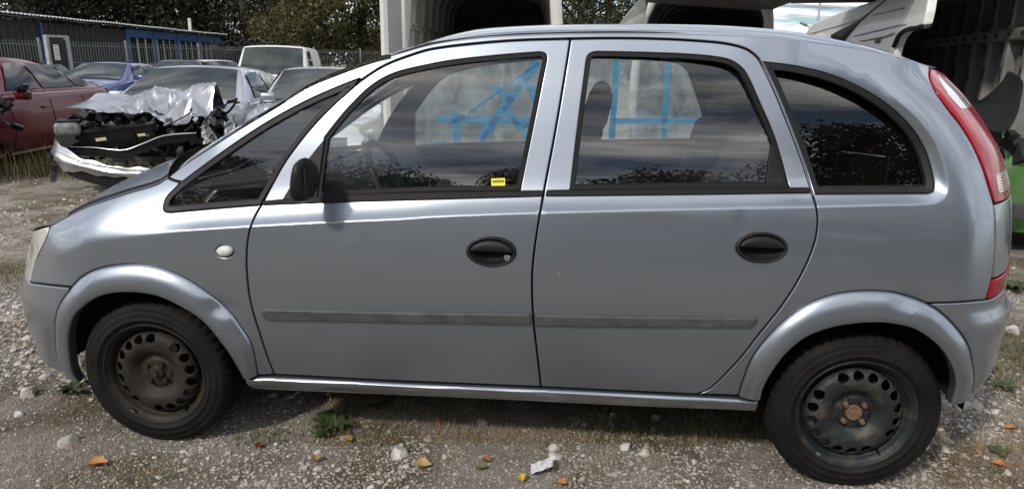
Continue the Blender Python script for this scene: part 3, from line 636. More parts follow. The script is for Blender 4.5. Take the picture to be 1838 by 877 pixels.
for cx in (0.0, 2.63):
    for s in (0, 1):
        rows = []
        for a in np.linspace(0.02, math.pi-0.02, 30):
            rr = 0.372+0.02*math.sin(a); rows.append([(cx+rr*math.cos(a), (2*YC-y if s else y), 0.315+rr*math.sin(a)) for y in (0.0+0.035+(KF*max(0, X0F(0.5)-cx-rr*math.cos(a))**2 if cx == 0 else KR*max(0, cx+rr*math.cos(a)-X0R(0.5))**2), 0.22, 0.34)])
        m_ = MB().grid(rows); b = len(m_.v); m_.v.append((cx, 2*YC-0.34 if s else 0.34, 0.32))
        for i in range(29): m_.f.append((i*3+2, (i+1)*3+2, b))
        m_.build('wheel_liner', M['dark'], car, smooth=True)
    MB().box((cx, YC, 0.30), (0.09, 1.2, 0.07)).build('axle', M['dark'], car)
# dashboard, seats, steering wheel
dp = [(0.40, 0.62), (0.42, 0.93), (0.46, 1.02), (0.55, 1.045), (0.68, 1.03), (0.76, 0.97), (0.78, 0.85), (0.74, 0.62)]
ys = np.linspace(0.13, 2*YC-0.13, 12)
MB().grid([[(a, y, b) for y in ys] for a, b in dp]).build('dashboard', M['interior'], car, smooth=True)
MB().grid([[(0.05+0.4*u, y, 0.99+0.04*u) for y in ys] for u in (0, 0.5, 1)]).build('scuttle', M['interior'], car, smooth=True)
def rbox(name, c, d, mat, parent, rot=None, bv=0.04, taper=1.0):
    o = MB().box(c, d, rot, taper).build(name, mat, parent, smooth=True); bevel(o, bv, 3); return o
def seat(x, y, wd):
    ry = Matrix.Rotation(R_(14), 3, 'Y')
    b = rbox('seat', (x+0.30, y, 0.92), (0.15, wd, 0.66), M['fabric'], car, ry, 0.055, 0.86)
    rbox('seat_cushion', (x, y, 0.60), (0.50, wd, 0.16), M['fabric'], b, Matrix.Rotation(R_(-8), 3, 'Y'), 0.05)
    for k in (-1, 1): MB().tube([(x+0.375, y+k*0.05, 1.2), (x+0.395, y+k*0.05, 1.29)], 0.006, 6).build('headrest_post', M['chrome'], b)
    rbox('headrest', (x+0.41, y, 1.325), (0.10, 0.25, 0.17), M['fabric'], b, ry, 0.045, 0.85)
seat(1.27, 0.46, 0.48); seat(1.30, 1.20, 0.48)
for y in (0.45, YC, 1.22): seat(1.90, y, 0.38)
sw = MB(); n = 40; tilt = Matrix.Rotation(R_(-28), 3, 'Y'); cw = Vector((0.86, 0.46, 1.00))
P = []
for i in range(n):
    a = 2*math.pi*i/n; P.append([tuple(cw+tilt @ Vector((0.014*math.sin(b), (0.185+0.014*math.cos(b))*math.cos(a), (0.185+0.014*math.cos(b))*math.sin(a)))) for b in np.linspace(0, 2*math.pi, 8, endpoint=False)])
sw.grid(P, True, True); so = sw.build('steering_wheel', M['interior'], car, smooth=True)
sp = MB(); sp.box(cw, (0.05, 0.13, 0.11), tilt)
for a in (0, math.pi, -math.pi/2): sp.bar(cw, cw+tilt @ Vector((0, 0.18*math.cos(a), 0.18*math.sin(a))), 0.03, 0.02)
sp.build('wheel_spokes', M['interior'], so); MB().bar(cw, cw+Vector((-0.25, 0, -0.12)), 0.07).build('steering_column', M['interior'], so)
rbox('rear_view_mirror', (0.83, YC-0.02, 1.42), (0.035, 0.24, 0.07), M['interior'], car, Matrix.Rotation(R_(25), 3, 'Z'), 0.015)
# door mirror
M['glass_far0'] = pmat('mirror_back', (0.02, 0.02, 0.022), 0.3)
def mirror(side):
    D = D1[side]
    def w_(a, b, y): q = on_y(a, b, y); return q
    # outline seen from the side, at the mirror's own distance
    ol = [(532, 289), (541, 284.5), (550, 285), (556, 291), (561, 309), (565, 330), (566, 352), (562, 359), (552, 361.5), (530, 360), (521, 353), (518, 342), (521, 316), (526, 299)]
    pts = [np.array(on_y(a, b, -0.055)) for a, b in ol]; c = sum(pts)/len(pts)
    secs = [(0.10, 0.45, 0.0), (0.06, 0.70, 0.0), (0.03, 0.90, 0.0), (0.0, 1.0, 0.0), (-0.035, 0.99, 0.0), (-0.062, 0.90, 0.0), (-0.078, 0.70, 0.0), (-0.084, 0.40, 0.0), (-0.085, 0.03, 0.0)]
    pts = [c+(q-c)*np.array((0.62, 1, 1)) for q in pts]
    ring = crom(pts+[pts[0]], 3)[:-1]
    rows = [[(lambda v: (v[0], 2*YC-v[1] if side else v[1], v[2]))(c+(q-c)*s+np.array((dx, dy+0.02, 0))) for q in ring] for dy, s, dx in secs]
    mo = MB().grid(rows, closev=True).build('door_mirror', M['black_plastic'], D, smooth=True)
    g0 = c+np.array((0.026, -0.01, 0.0)); gy = g0[1]
    gl = MB().box((g0[0], 2*YC-gy if side else gy, g0[2]), (0.006, 0.07, 0.085)); gl.build('mirror_glass', M['glass_far0'], mo)
mirror(0); mirror(1)
# aerial
a0 = on_y(1505, 69, 0.75); a1 = on_y(1592, -2, 0.75); a0 = np.array(a0); dv = np.array(a1)-a0
ae = MB(); ae.tube([a0-dv*0.06, a0+dv*0.05, a0+dv*0.28, a0+dv*0.45, a0+dv*0.6, a0+dv*1.5], [0.030, 0.026, 0.013, 0.006, 0.0045, 0.003], 10)
ae.build('aerial', M['rubber'], car, smooth=True)
# covered windows on the far side: clear sheet and blue tape
def plasticmat():
    m = bpy.data.materials.new('clear_plastic_sheet'); m.use_nodes = True; nt = m.node_tree; nt.nodes.clear(); L = nt.links.new
    out = nn(nt, 'ShaderNodeOutputMaterial'); tr = nn(nt, 'ShaderNodeBsdfTransparent'); tr.inputs[0].default_value = (0.80, 0.86, 0.84, 1)
    pb = nn(nt, 'ShaderNodeBsdfPrincipled'); setin(pb, Roughness=0.16); pb.inputs['Base Color'].default_value = (0.62, 0.70, 0.68, 1)
    tl = nn(nt, 'ShaderNodeBsdfTranslucent'); tl.inputs[0].default_value = (0.75, 0.83, 0.80, 1)
    tc = nn(nt, 'ShaderNodeTexCoord'); mp = nn(nt, 'ShaderNodeMapping'); mp.inputs['Scale'].default_value = (1, 1, 0.7); mp.inputs['Rotation'].default_value = (0, 0.5, 0); L(tc.outputs['Object'], mp.inputs[0])
    n = nn(nt, 'ShaderNodeTexNoise'); setin(n, Scale=6.0, Detail=5.0, Roughness=0.6, Distortion=1.2); L(mp.outputs[0], n.inputs[0])
    v = nn(nt, 'ShaderNodeTexVoronoi', feature='DISTANCE_TO_EDGE'); setin(v, Scale=9.0); L(mp.outputs[0], v.inputs[0])
    bp = nn(nt, 'ShaderNodeBump'); setin(bp, Strength=0.8, Distance=0.03); L(n.outputs[0], bp.inputs['Height'])
    L(bp.outputs[0], pb.inputs['Normal']); L(bp.outputs[0], tl.inputs['Normal'])
    mA = nn(nt, 'ShaderNodeMixShader'); mA.inputs[0].default_value = 0.55; L(pb.outputs[0], mA.inputs[1]); L(tl.outputs[0], mA.inputs[2])
    r = ramp(nt, [(0.38, 0.30), (0.62, 0.72)]); L(n.outputs[0], r.inputs[0])
    mB = nn(nt, 'ShaderNodeMixShader'); L(r.outputs[0], mB.inputs[0]); L(tr.outputs[0], mB.inputs[1]); L(mA.outputs[0], mB.inputs[2]); L(mB.outputs[0], out.inputs[0]); return m
M['sheet'] = plasticmat()
def farskin(x, z): return 2*YC-Y(x, z)
def farhit(a, b, off=0.0):
    d = ray(a, b); y = np.arange(1.2, 1.75, 0.004); t = (y-CAM[1])/d[1]; P = CAM[None]+d[None]*t[:, None]; g = P[:, 1]-farskin(P[:, 0], P[:, 2])
    i = int(np.argmin(np.abs(g))); return P[i]
def sheet(wn, D):
    q = offset(resamp(wn, 0.05), 0.01); objs = None
    lo, hi = q.min(0), q.max(0); gx, gz = np.meshgrid(np.arange(lo[0], hi[0], 0.028), np.arange(lo[1], hi[1], 0.028)); gx = gx.ravel()+rng.normal(0, .005, gx.size); gz = gz.ravel()+rng.normal(0, .005, gz.size); m = inpoly(gx, gz, offset(q, -0.012))
    pts = [tuple(v) for v in q]+list(zip(gx[m], gz[m])); ed = [(i, (i+1) % len(q)) for i in range(len(q))]
    vs, _, fs, *_ = delaunay_2d_cdt([Vector(p) for p in pts], ed, [], 0, 1e-6); V = np.array([tuple(v) for v in vs]); F = [tuple(f) for f in fs]; c = np.array([V[list(f)].mean(0) for f in F]); k = inpoly(c[:, 0], c[:, 1], q)
    me = MB(); yy = farskin(V[:, 0], V[:, 1])
    wr = np.array([0.018*abs(noise.noise(Vector((a*7+b*4, b*5-a*3, 3.1))))+0.009*noise.noise(Vector((a*18, b*14, 1.7))) for a, b in V])
    me.add(np.stack([V[:, 0], yy+0.004+wr, V[:, 1]], 1), [f for f, kk in zip(F, k) if kk]); return me.build('plastic_sheet', M['sheet'], D, smooth=True)
sheet(win1, D1[1]); sheet(win2, D2[1])
def tape(a, b, wd, D, wob=0.006, yo=0.0):
    A, B = farhit(*a), farhit(*b); n = 14; d = B-A; nrm = np.array((-d[2], 0, d[0])); nrm /= np.linalg.norm(nrm); rows = []
    for i in range(n+1):
        t = i/n; p = A+d*t; w2 = wd/2*(1+0.18*noise.noise(Vector((p[0]*9, p[2]*9, wd*100)))); row = []
        for s in (-1, -0.4, 0.3, 1):
            q = p+nrm*w2*s; yy = float(farskin(q[0], q[2]))-0.006-yo+wob*noise.noise(Vector((q[0]*16, q[2]*16, 5.5)))
            row.append((q[0], yy, q[2]))
        rows.append(row)
    MB().grid(rows).build('blue_tape', M['blue_tape'], D, smooth=True)
T1 = [((968, 112), (842, 203), .012, 0), ((965, 112), (862, 250), .045, 1), ((780, 213), (955, 217), .042, 2), ((835, 212), (810, 203), .03, 1), ((818, 212), (822, 258), .042, 3), ((945, 140), (966, 190), .038, 2), ((905, 190), (950, 250), .034, 0), ((884, 152), (920, 185), .04, 3), ((752, 262), (802, 256), .02, 0), ((885, 222), (862, 258), .036, 3)]
for a, b, wd, k in T1: tape(a, b, wd, D1[1], yo=0.0015*k)
T2 = [((1107, 106), (1098, 249), .034, 1), ((1198, 109), (1192, 248), .030, 0), ((1100, 217), (1262, 216), .032, 2), ((1360, 187), (1368, 238), .05, 0)]
for a, b, wd, k in T2: tape(a, b, wd, D2[1], yo=0.0015*k)
# ------------------------------------------------------------------ wheels
def wheel(cx, cz, steer, mrim, gap_ang, mhub, hub_nut):
    c = Vector((cx, 0.03, cz)); NA = 240
    def rev(name, prof, mat, par, n=96, smooth=True, mod=None):
        rows = []
        for r, y in prof:
            rows.append([(c.x+rr*math.cos(2*math.pi*k/n), c.y+y, c.z+rr*math.sin(2*math.pi*k/n)) for k in range(n) for rr in ((r if mod is None else mod(r, y, k)),)])
        return MB().grid(rows, closev=True).build(name, mat, par, smooth=smooth)
    tp = [(0.203, 0.012), (0.207, 0.003), (0.213, -0.002), (0.226, -0.006), (0.2265, -0.0072), (0.230, -0.0072), (0.2305, -0.006), (0.245, -0.009), (0.262, -0.007), (0.2625, -0.0058), (0.266, -0.0058), (0.2665, -0.006), (0.278, 0.000), (0.287, 0.008), (0.294, 0.017), (0.2985, 0.027), (0.301, 0.040), (0.3015, 0.060), (0.296, 0.0605), (0.296, 0.066), (0.3018, 0.0665), (0.3018, 0.092), (0.296, 0.0925), (0.296, 0.099), (0.3018, 0.0995), (0.3018, 0.125), (0.296, 0.126), (0.3, 0.133), (0.298, 0.155), (0.285, 0.175), (0.25, 0.186), (0.203, 0.17)]
    def mod(r, y, k):
        if r > 0.287 and y < 0.14 and k % 5 == 0: return r-0.0075
        if r > 0.299 and (k+int(y*300)) % 5 == 2 and 0.066 < y < 0.125: return r-0.004
        return r
    W = empty('wheel', (0, 0, 0)); 
    ty = rev('tyre', tp, M['tyre'], None, NA, True, mod); ty.data.name = 'tyre'
    bpy.data.objects.remove(W)
    wh = rev('wheel', [(0.208, 0.004), (0.2085, 0.0), (0.206, -0.002), (0.2035, 0.0), (0.202, 0.007), (0.196, 0.012), (0.189, 0.018), (0.187, 0.024), (0.183, 0.032), (0.173, 0.038), (0.1695, 0.045), (0.169, 0.11), (0.185, 0.13), (0.20, 0.16), (0.205, 0.17)], mrim, car)
    ty.parent = wh
    # pressed disc with its ring of oval holes
    pr = np.array([(0.0, 0.026), (0.030, 0.026), (0.034, 0.024), (0.056, 0.024), (0.062, 0.031), (0.070, 0.030), (0.082, 0.018), (0.096, 0.006), (0.110, 0.001), (0.125, 0.0005), (0.142, 0.003), (0.156, 0.009), (0.164, 0.019), (0.170, 0.032)])
    def fn(x, z): r = np.hypot(np.asarray(x)-c.x, np.asarray(z)-c.z); return c.y+np.interp(r, pr[:, 0], pr[:, 1])
    out = np.array([(c.x+0.1695*math.cos(t), c.z+0.1695*math.sin(t)) for t in np.linspace(0, 2*math.pi, 90, endpoint=False)])
    holes = []
    for k in range(18):
        a = R_(gap_ang+20*k)
        if k in (0, 9): continue
        hc = (c.x+0.1465*math.cos(a), c.z+0.1465*math.sin(a)); holes.append(np.array([(hc[0]+0.0165*math.cos(t)*math.cos(a)-0.0185*math.sin(t)*math.sin(a), hc[1]+0.0165*math.cos(t)*math.sin(a)+0.0185*math.sin(t)*math.cos(a)) for t in np.linspace(0, 2*math.pi, 18, endpoint=False)]))
    d = panel('wheel_disc', out, mrim, wh, fn=fn, holes=holes, h=0.010, hs=0.008, gap=0, rad=0.0025, depth=0.006, mirror=False)[0]
    hb = MB().tube([(c.x, c.y+0.05, c.z), (c.x, c.y+0.018, c.z), (c.x, c.y+0.014, c.z), (c.x, c.y+0.013, c.z)], [0.029, 0.029, 0.026, 0.001], 28).build('hub', mhub, wh, smooth=False)
    for k in range(4):
        a = R_(45+90*k+(8 if hub_nut else 0)); p = (c.x+0.045*math.cos(a), c.z+0.045*math.sin(a))
        MB().tube([(p[0], c.y+0.03, p[1]), (p[0], c.y+0.011, p[1]), (p[0], c.y+0.009, p[1])], [0.0105, 0.0095, 0.008], 6).build('wheel_bolt', mhub, wh)
    if hub_nut: MB().tube([(c.x, c.y+0.02, c.z), (c.x, c.y+0.002, c.z)], [0.014, 0.012], 6).build('hub_nut', M['steel'], wh)
    a = R_(-55); MB().tube([(c.x+0.185*math.cos(a), c.y+0.05, c.z+0.185*math.sin(a)), (c.x+0.178*math.cos(a), c.y+0.004, c.z+0.178*math.sin(a))], 0.005, 8).build('valve', M['rubber'], wh)
    a = R_(236); MB().box((c.x+0.196*math.cos(a), c.y+0.004, c.z+0.196*math.sin(a)), (0.018, 0.008, 0.010), Matrix.Rotation(-(a+math.pi/2), 3, 'Y')).build('balance_weight', M['chrome'], wh)
    MB().tube([(c.x, c.y+0.075, c.z), (c.x, c.y+0.16, c.z)], 0.13, 32).build('brake_drum', M['dark'], wh)
    return wh
wA = wheel(0.0, 0.295, 0, M['steel_brown'], 70, M['steel_brown'], True)
wB = wheel(2.63, 0.295, 0, M['steel'], 133, M['rust'], False)
def copy_tree(o, parent, mx):
    c = o.copy(); COL.objects.link(c); c.parent = parent
    if o.parent is car: c.matrix_parent_inverse = PINV[car.name]
    for ch in list(o.children): copy_tree(ch, c, None)
    return c
for wv_ in (wA, wB):
    k = copy_tree(wv_, car, None); xc = 0.0 if wv_ is wA else 2.63
    k.rotation_euler = (0, 0, math.pi); k.location = (2*xc, 2*YC, 0)
# ================================================================== ground
def fbm(x, y, s, o=4, seed=0.0):
    v = np.zeros(np.shape(x)); a = 1.0; t = 0
    f = s
    for k in range(o):
        v = v + a*np.array([noise.noise(Vector((p*f, q*f, seed+k*7.3))) for p, q in zip(np.ravel(x), np.ravel(y))]).reshape(np.shape(x)); t += a; a *= 0.55; f *= 2.1
    return v/t
def ground_h(x, y):
    h = 0.016*fbm(x, y, 1.3, 3, 3.0)+0.014*fbm(x, y, 7.0, 3, 9.0)
    for cx, cy in ((0.0, 0.12), (2.63, 0.12), (0, 1.55), (2.63, 1.55)):
        h = h*(1-np.exp(-(((x-cx)/0.28)**2+((y-cy)/0.2)**2)))
    return h*np.clip((14-np.hypot(x, y))/6, 0, 1)
def groundmat():
    m = bpy.data.materials.new('gravelly_dirt'); m.use_nodes = True; nt = m.node_tree; L = nt.links.new; b = nt.nodes['Principled BSDF']; setin(b, Roughness=0.93); b.inputs['Specular IOR Level'].default_value = 0.25
    tc = nn(nt, 'ShaderNodeTexCoord'); P = tc.outputs['Object']
    def nz(sc, det=6.0, ro=0.6, dist=0.0):
        n = nn(nt, 'ShaderNodeTexNoise'); setin(n, Scale=sc, Detail=det, Roughness=ro, Distortion=dist); L(P, n.inputs[0]); return n.outputs[0]
    def mixc(f, a, bcol):
        x = nn(nt, 'ShaderNodeMix', data_type='RGBA'); L(f, x.inputs[0]); L(a, x.inputs[6])
        if hasattr(bcol, 'is_linked'): L(bcol, x.inputs[7])
        else: x.inputs[7].default_value = (*bcol, 1)
        return x.outputs[2]
    base = ramp(nt, [(0.30, (0.27, 0.238, 0.20)), (0.50, (0.42, 0.385, 0.34)), (0.70, (0.56, 0.525, 0.475))]); L(nz(7.0, 9.0, 0.68), base.inputs[0])
    fine = ramp(nt, [(0.35, 0.0), (0.65, 1.0)]); L(nz(90.0, 5.0, 0.7), fine.inputs[0])
    f2 = nn(nt, 'ShaderNodeMath', operation='MULTIPLY'); f2.inputs[1].default_value = 0.42; L(fine.outputs[0], f2.inputs[0])
    c = mixc(f2.outputs[0], base.outputs[0], (0.085, 0.072, 0.058))
    # pale chips
    v = nn(nt, 'ShaderNodeTexVoronoi'); setin(v, Scale=70.0, Randomness=1.0); L(P, v.inputs[0])
    r = ramp(nt, [(0.10, 1.0), (0.22, 0.0)]); L(v.outputs['Distance'], r.inputs[0])
    sp = nn(nt, 'ShaderNodeSeparateColor'); L(v.outputs['Color'], sp.inputs[0])
    g = nn(nt, 'ShaderNodeMath', operation='GREATER_THAN'); g.inputs[1].default_value = 0.62; L(sp.outputs[0], g.inputs[0])
    pm = nn(nt, 'ShaderNodeMath', operation='MULTIPLY'); L(r.outputs[0], pm.inputs[0]); L(g.outputs[0], pm.inputs[1])
    c = mixc(pm.outputs[0], c, (0.42, 0.40, 0.37))
    # moss and dead grass patches
    mo = ramp(nt, [(0.47, 0.0), (0.60, 1.0)]); L(nz(1.7, 7.0, 0.65), mo.inputs[0])
    mcol = ramp(nt, [(0.35, (0.05, 0.052, 0.02)), (0.6, (0.15, 0.115, 0.06))]); L(nz(24.0), mcol.inputs[0])
    mm = nn(nt, 'ShaderNodeMath', operation='MULTIPLY'); mm.inputs[1].default_value = 0.8; L(mo.outputs[0], mm.inputs[0])
    c = mixc(mm.outputs[0], c, mcol.outputs[0]); L(c, b.inputs['Base Color'])
    ad = nn(nt, 'ShaderNodeMath', operation='ADD'); L(nz(55.0, 10.0, 0.78), ad.inputs[0]); L(r.outputs[0], ad.inputs[1])
    bp = nn(nt, 'ShaderNodeBump'); setin(bp, Strength=1.0, Distance=0.035); L(ad.outputs[0], bp.inputs['Height']); L(bp.outputs[0], b.inputs['Normal'])
    return m
M['ground'] = groundmat()
def build_ground():
    xs = np.r_[-300, -150, -80, -45, -28, -18, -12, np.arange(-8.5, 5.6, 0.05), 8, 12, 18, 28, 45, 80, 150, 300]
    ys = np.r_[-300, -120, -50, -25, -14, -8, -4, -2, -1.2, np.arange(-0.7, 1.2, 0.035), np.arange(1.2, 9, 0.11), 10, 12, 15, 20, 28, 40, 60, 100, 200, 500]
    X, Yy = np.meshgrid(xs, ys, indexing='ij'); near = (np.abs(X) < 14) & (np.abs(Yy) < 14); Z = np.zeros(X.shape); Z[near] = ground_h(X[near], Yy[near])
    nx, ny = X.shape; me = bpy.data.meshes.new('ground'); V = np.stack([X, Yy, Z], -1).reshape(-1, 3)
    I = np.arange(nx*ny).reshape(nx, ny); F = np.stack([I[:-1, :-1], I[1:, :-1], I[1:, 1:], I[:-1, 1:]], -1).reshape(-1, 4)
    me.from_pydata(V.tolist(), [], F.tolist()); me.update(); tag(link('ground', me, M['ground']), kind='structure')
build_ground()
# ------------------------------------------------------------------ gravel, as joined little stones
ICO_V = None
def ico():
    t = (1+5**0.5)/2; v = np.array([(-1, t, 0), (1, t, 0), (-1, -t, 0), (1, -t, 0), (0, -1, t), (0, 1, t), (0, -1, -t), (0, 1, -t), (t, 0, -1), (t, 0, 1), (-t, 0, -1), (-t, 0, 1)])/math.hypot(1, t)
    f = np.array([(0, 11, 5), (0, 5, 1), (0, 1, 7), (0, 7, 10), (0, 10, 11), (1, 5, 9), (5, 11, 4), (11, 10, 2), (10, 7, 6), (7, 1, 8), (3, 9, 4), (3, 4, 2), (3, 2, 6), (3, 6, 8), (3, 8, 9), (4, 9, 5), (2, 4, 11), (6, 2, 10), (8, 6, 7), (9, 8, 1)])
    return v, f
def scatter_stones(name, mat, pts, sizes, label):
    v, f = ico(); n = len(pts); J = rng.uniform(0.62, 1.15, (n, 12, 1)); V = v[None]*J*np.stack([rng.uniform(0.7, 1.25, n), rng.uniform(0.7, 1.25, n), rng.uniform(0.4, 0.8, n)], -1)[:, None]
    a = rng.uniform(0, 6.28, n); ca, sa = np.cos(a)[:, None], np.sin(a)[:, None]; V = np.stack([V[..., 0]*ca-V[..., 1]*sa, V[..., 0]*sa+V[..., 1]*ca, V[..., 2]], -1)*sizes[:, None, None]
    z = ground_h(pts[:, 0], pts[:, 1]); V += np.stack([pts[:, 0], pts[:, 1], z+sizes*0.15], -1)[:, None]
    F = f[None]+(np.arange(n)*12)[:, None, None]; me = bpy.data.meshes.new(name); me.from_pydata(V.reshape(-1, 3).tolist(), [], F.reshape(-1, 3).tolist()); me.update()
    o = link(name, me, mat, smooth=False); tag(o, label, 'gravel', kind='stuff'); return o
M['stone'] = pmat('grey_stone', (0.22, 0.20, 0.175), 0.9, col2=(0.44, 0.415, 0.38), scale=9, bump=0.4, bscale=80)
M['pale_stone'] = pmat('pale_limestone', (0.36, 0.345, 0.32), 0.85, col2=(0.60, 0.58, 0.55), scale=14, bump=0.4, bscale=70)
def region(n, kind):
    """random ground spots, thicker where the photograph shows gravel"""
    out = []
    while len(out) < n:
        if kind == 'near': p = on_ground(random.uniform(-30, 1868), random.uniform(690, 885))
        elif kind == 'left': p = on_ground(random.uniform(-20, 330), random.uniform(300, 700))
        else: p = on_ground(random.uniform(1690, 1850), random.uniform(470, 800))
        if kind != 'right' and p[1] > 9: continue
        m = noise.noise(Vector((p[0]*1.6, p[1]*1.6, 4.4)))
        if random.random() < 0.40+1.5*m: out.append(p[:2])
    return np.array(out)
pA = np.vstack([region(6500, 'near'), region(2800, 'left'), region(500, 'right'), np.array([(random.uniform(2.9, 6.5), random.uniform(-0.9, 3.2)) if random.random() < 0.6 else (random.uniform(-3.2, -0.5), random.uniform(-0.9, 2.0)) for _ in range(900)])]); sA = np.clip(rng.lognormal(-5.15, 0.5, len(pA)), 0.003, 0.022); sA[6500:9300] *= 1.35; sA[:6500] *= 0.75
scatter_stones('gravel', M['stone'], pA, sA, 'grey gravel strewn over the dirt')
pB = np.vstack([region(1200, 'near'), region(1100, 'left'), region(260, 'right')]); sB = np.clip(rng.lognormal(-5.1, 0.55, len(pB)), 0.003, 0.024); sB[1200:2300] *= 1.4; sB[:1200] *= 0.7
scatter_stones('gravel', M['pale_stone'], pB, sB, 'pale limestone chips strewn over the dirt')
M['soil_crumb'] = pmat('soil_crumbs', (0.24, 0.208, 0.17), 0.95, col2=(0.46, 0.42, 0.365), scale=22)
def evenly(n, x0, x1, y0, y1): return np.array([on_ground(random.uniform(x0, x1), random.uniform(y0, y1))[:2] for _ in range(n)])
def wide(n): return np.array([(random.uniform(2.9, 6.5), random.uniform(-0.9, 3.2)) if random.random() < 0.6 else (random.uniform(-3.2, -0.5), random.uniform(-0.9, 2.0)) for _ in range(n)])
pC = np.vstack([wide(3500), evenly(15000, -30, 1868, 715, 885), evenly(5000, -20, 300, 420, 720), evenly(1500, 1690, 1850, 520, 800)]); sC = np.clip(rng.lognormal(-5.9, 0.45, len(pC)), 0.0015, 0.008)
scatter_stones('soil_crumbs', M['soil_crumb'], pC, sC, 'crumbs of dry soil and grit all over the ground')
# ------------------------------------------------------------------ grass and dead stalks
def blades(name, mat, pts, hmin, hmax, wd, flat, label, cat):
    n = len(pts); a = rng.uniform(0, 6.28, n); h = rng.uniform(hmin, hmax, n); le = rng.uniform(0.2, 1.0, n)*flat; z = ground_h(pts[:, 0], pts[:, 1])-0.003
    d = np.stack([np.cos(a), np.sin(a)], -1); s = np.stack([-d[:, 1], d[:, 0]], -1)*wd; V = np.zeros((n, 5, 3))
    for k, (t, wf) in enumerate(((0, 1), (0, -1), (0.55, 0.7), (0.55, -0.7), (1.0, 0))):
        hor = h*np.sin(le)*t**1.3; V[:, k, :2] = pts+d*hor[:, None]+s*wf; V[:, k, 2] = z+h*np.cos(le*t**0.6)*t
    F = (np.array([(0, 1, 3, 2)])[None]+(np.arange(n)*5)[:, None, None]).reshape(-1, 4).tolist()+(np.array([(2, 3, 4)])[None]+(np.arange(n)*5)[:, None, None]).reshape(-1, 3).tolist()
    me = bpy.data.meshes.new(name); me.from_pydata(V.reshape(-1, 3).tolist(), [], F); me.update(); o = link(name, me, mat); tag(o, label, cat, kind='stuff'); return o
M['dry_grass'] = pmat('dry_grass', (0.15, 0.10, 0.045), 0.9, col2=(0.32, 0.235, 0.115), scale=3)
M['moss_grass'] = pmat('short_green_grass', (0.042, 0.058, 0.015), 0.85, col2=(0.11, 0.115, 0.035), scale=4)
def patchy(n, kinds, thr, seed):
    out = []
    while len(out) < n:
        k = random.choices([q[0] for q in kinds], [q[1] for q in kinds])[0]; x0, x1, y0, y1 = k; p = on_ground(random.uniform(x0, x1), random.uniform(y0, y1))
        m = noise.noise(Vector((p[0]*1.1, p[1]*1.1, seed)))+0.4*noise.noise(Vector((p[0]*4, p[1]*4, seed+3)))
        if m > thr+random.uniform(-0.15, 0.15): out.append(p[:2])
    return np.array(out)
LEFT = (-20, 330, 285, 690); NEARS = (420, 1400, 700, 800); RIGHT = (1690, 1850, 470, 877); FARL = (-20, 340, 262, 330); BOT = (0, 1838, 780, 885)
blades('dry_grass', M['dry_grass'], patchy(20000, [(LEFT, 7), (NEARS, 3), (RIGHT, 2), (BOT, 1.2)], 0.0, 2.0), 0.015, 0.06, 0.0011, 1.45, 'flattened dead grass in the dirt', 'grass')
blades('short_grass', M['moss_grass'], patchy(13000, [(LEFT, 6), (NEARS, 3), (RIGHT, 4)], 0.02, 6.0), 0.012, 0.055, 0.0016, 1.1, 'short green grass in patches on the dirt', 'grass')
blades('tall_weeds', M['moss_grass'], patchy(2600, [((-20, 330, 268, 325), 1)], -0.3, 9.0), 0.08, 0.32, 0.004, 0.7, 'rank green grass along the wrecked cars', 'grass')
blades('dry_stalks', M['dry_grass'], patchy(500, [((-20, 330, 265, 330), 1)], -0.3, 11.0), 0.15, 0.55, 0.003, 0.5, 'tall dry stalks along the wrecked cars', 'grass')
# ------------------------------------------------------------------ rocks, leaves, litter: one by one
def rock(pxx, pyy, wpx, label, mat='pale_stone', flat=0.62, n=2):
    p = on_ground(pxx, pyy); D = np.linalg.norm(p-CAM); r = wpx/2*D/FOC*0.93
    bm = bmesh.new(); bmesh.ops.create_icosphere(bm, subdivisions=3, radius=1); sd = random.uniform(0, 90)
    sx, sy = random.uniform(0.85, 1.15), random.uniform(0.8, 1.1)
    pl_ = [(Vector((random.gauss(0, 1), random.gauss(0, 1), random.gauss(0, 0.9))).normalized(), random.uniform(0.52, 0.82)) for _ in range(13)]
    for v in bm.verts:
        c = v.co.copy()*(1+0.22*noise.noise(v.co*1.3+Vector((sd, 0, 0))))
        for nv_, d_ in pl_:
            q = c.dot(nv_)
            if q > d_: c -= nv_*(q-d_)*0.92
        c *= 1+0.07*noise.noise(c*5+Vector((0, 0, sd)))+0.035*noise.noise(c*13+Vector((0, sd, 0)))
        c.z = max(c.z, -0.5); v.co = Vector((c.x*sx, c.y*sy, c.z*flat*1.15))*r*1.15
    me = bpy.data.meshes.new('rock'); bm.to_mesh(me); bm.free(); o = link('rock', me, M[mat]); me.set_sharp_from_angle(angle=R_(24)); o.location = (p[0], p[1]+r*0.4, ground_h(p[0], p[1])+r*0.22); o.rotation_euler = (0, 0, random.uniform(0, 6)); tag(o, label, 'rock', 'loose rocks on the dirt'); return o
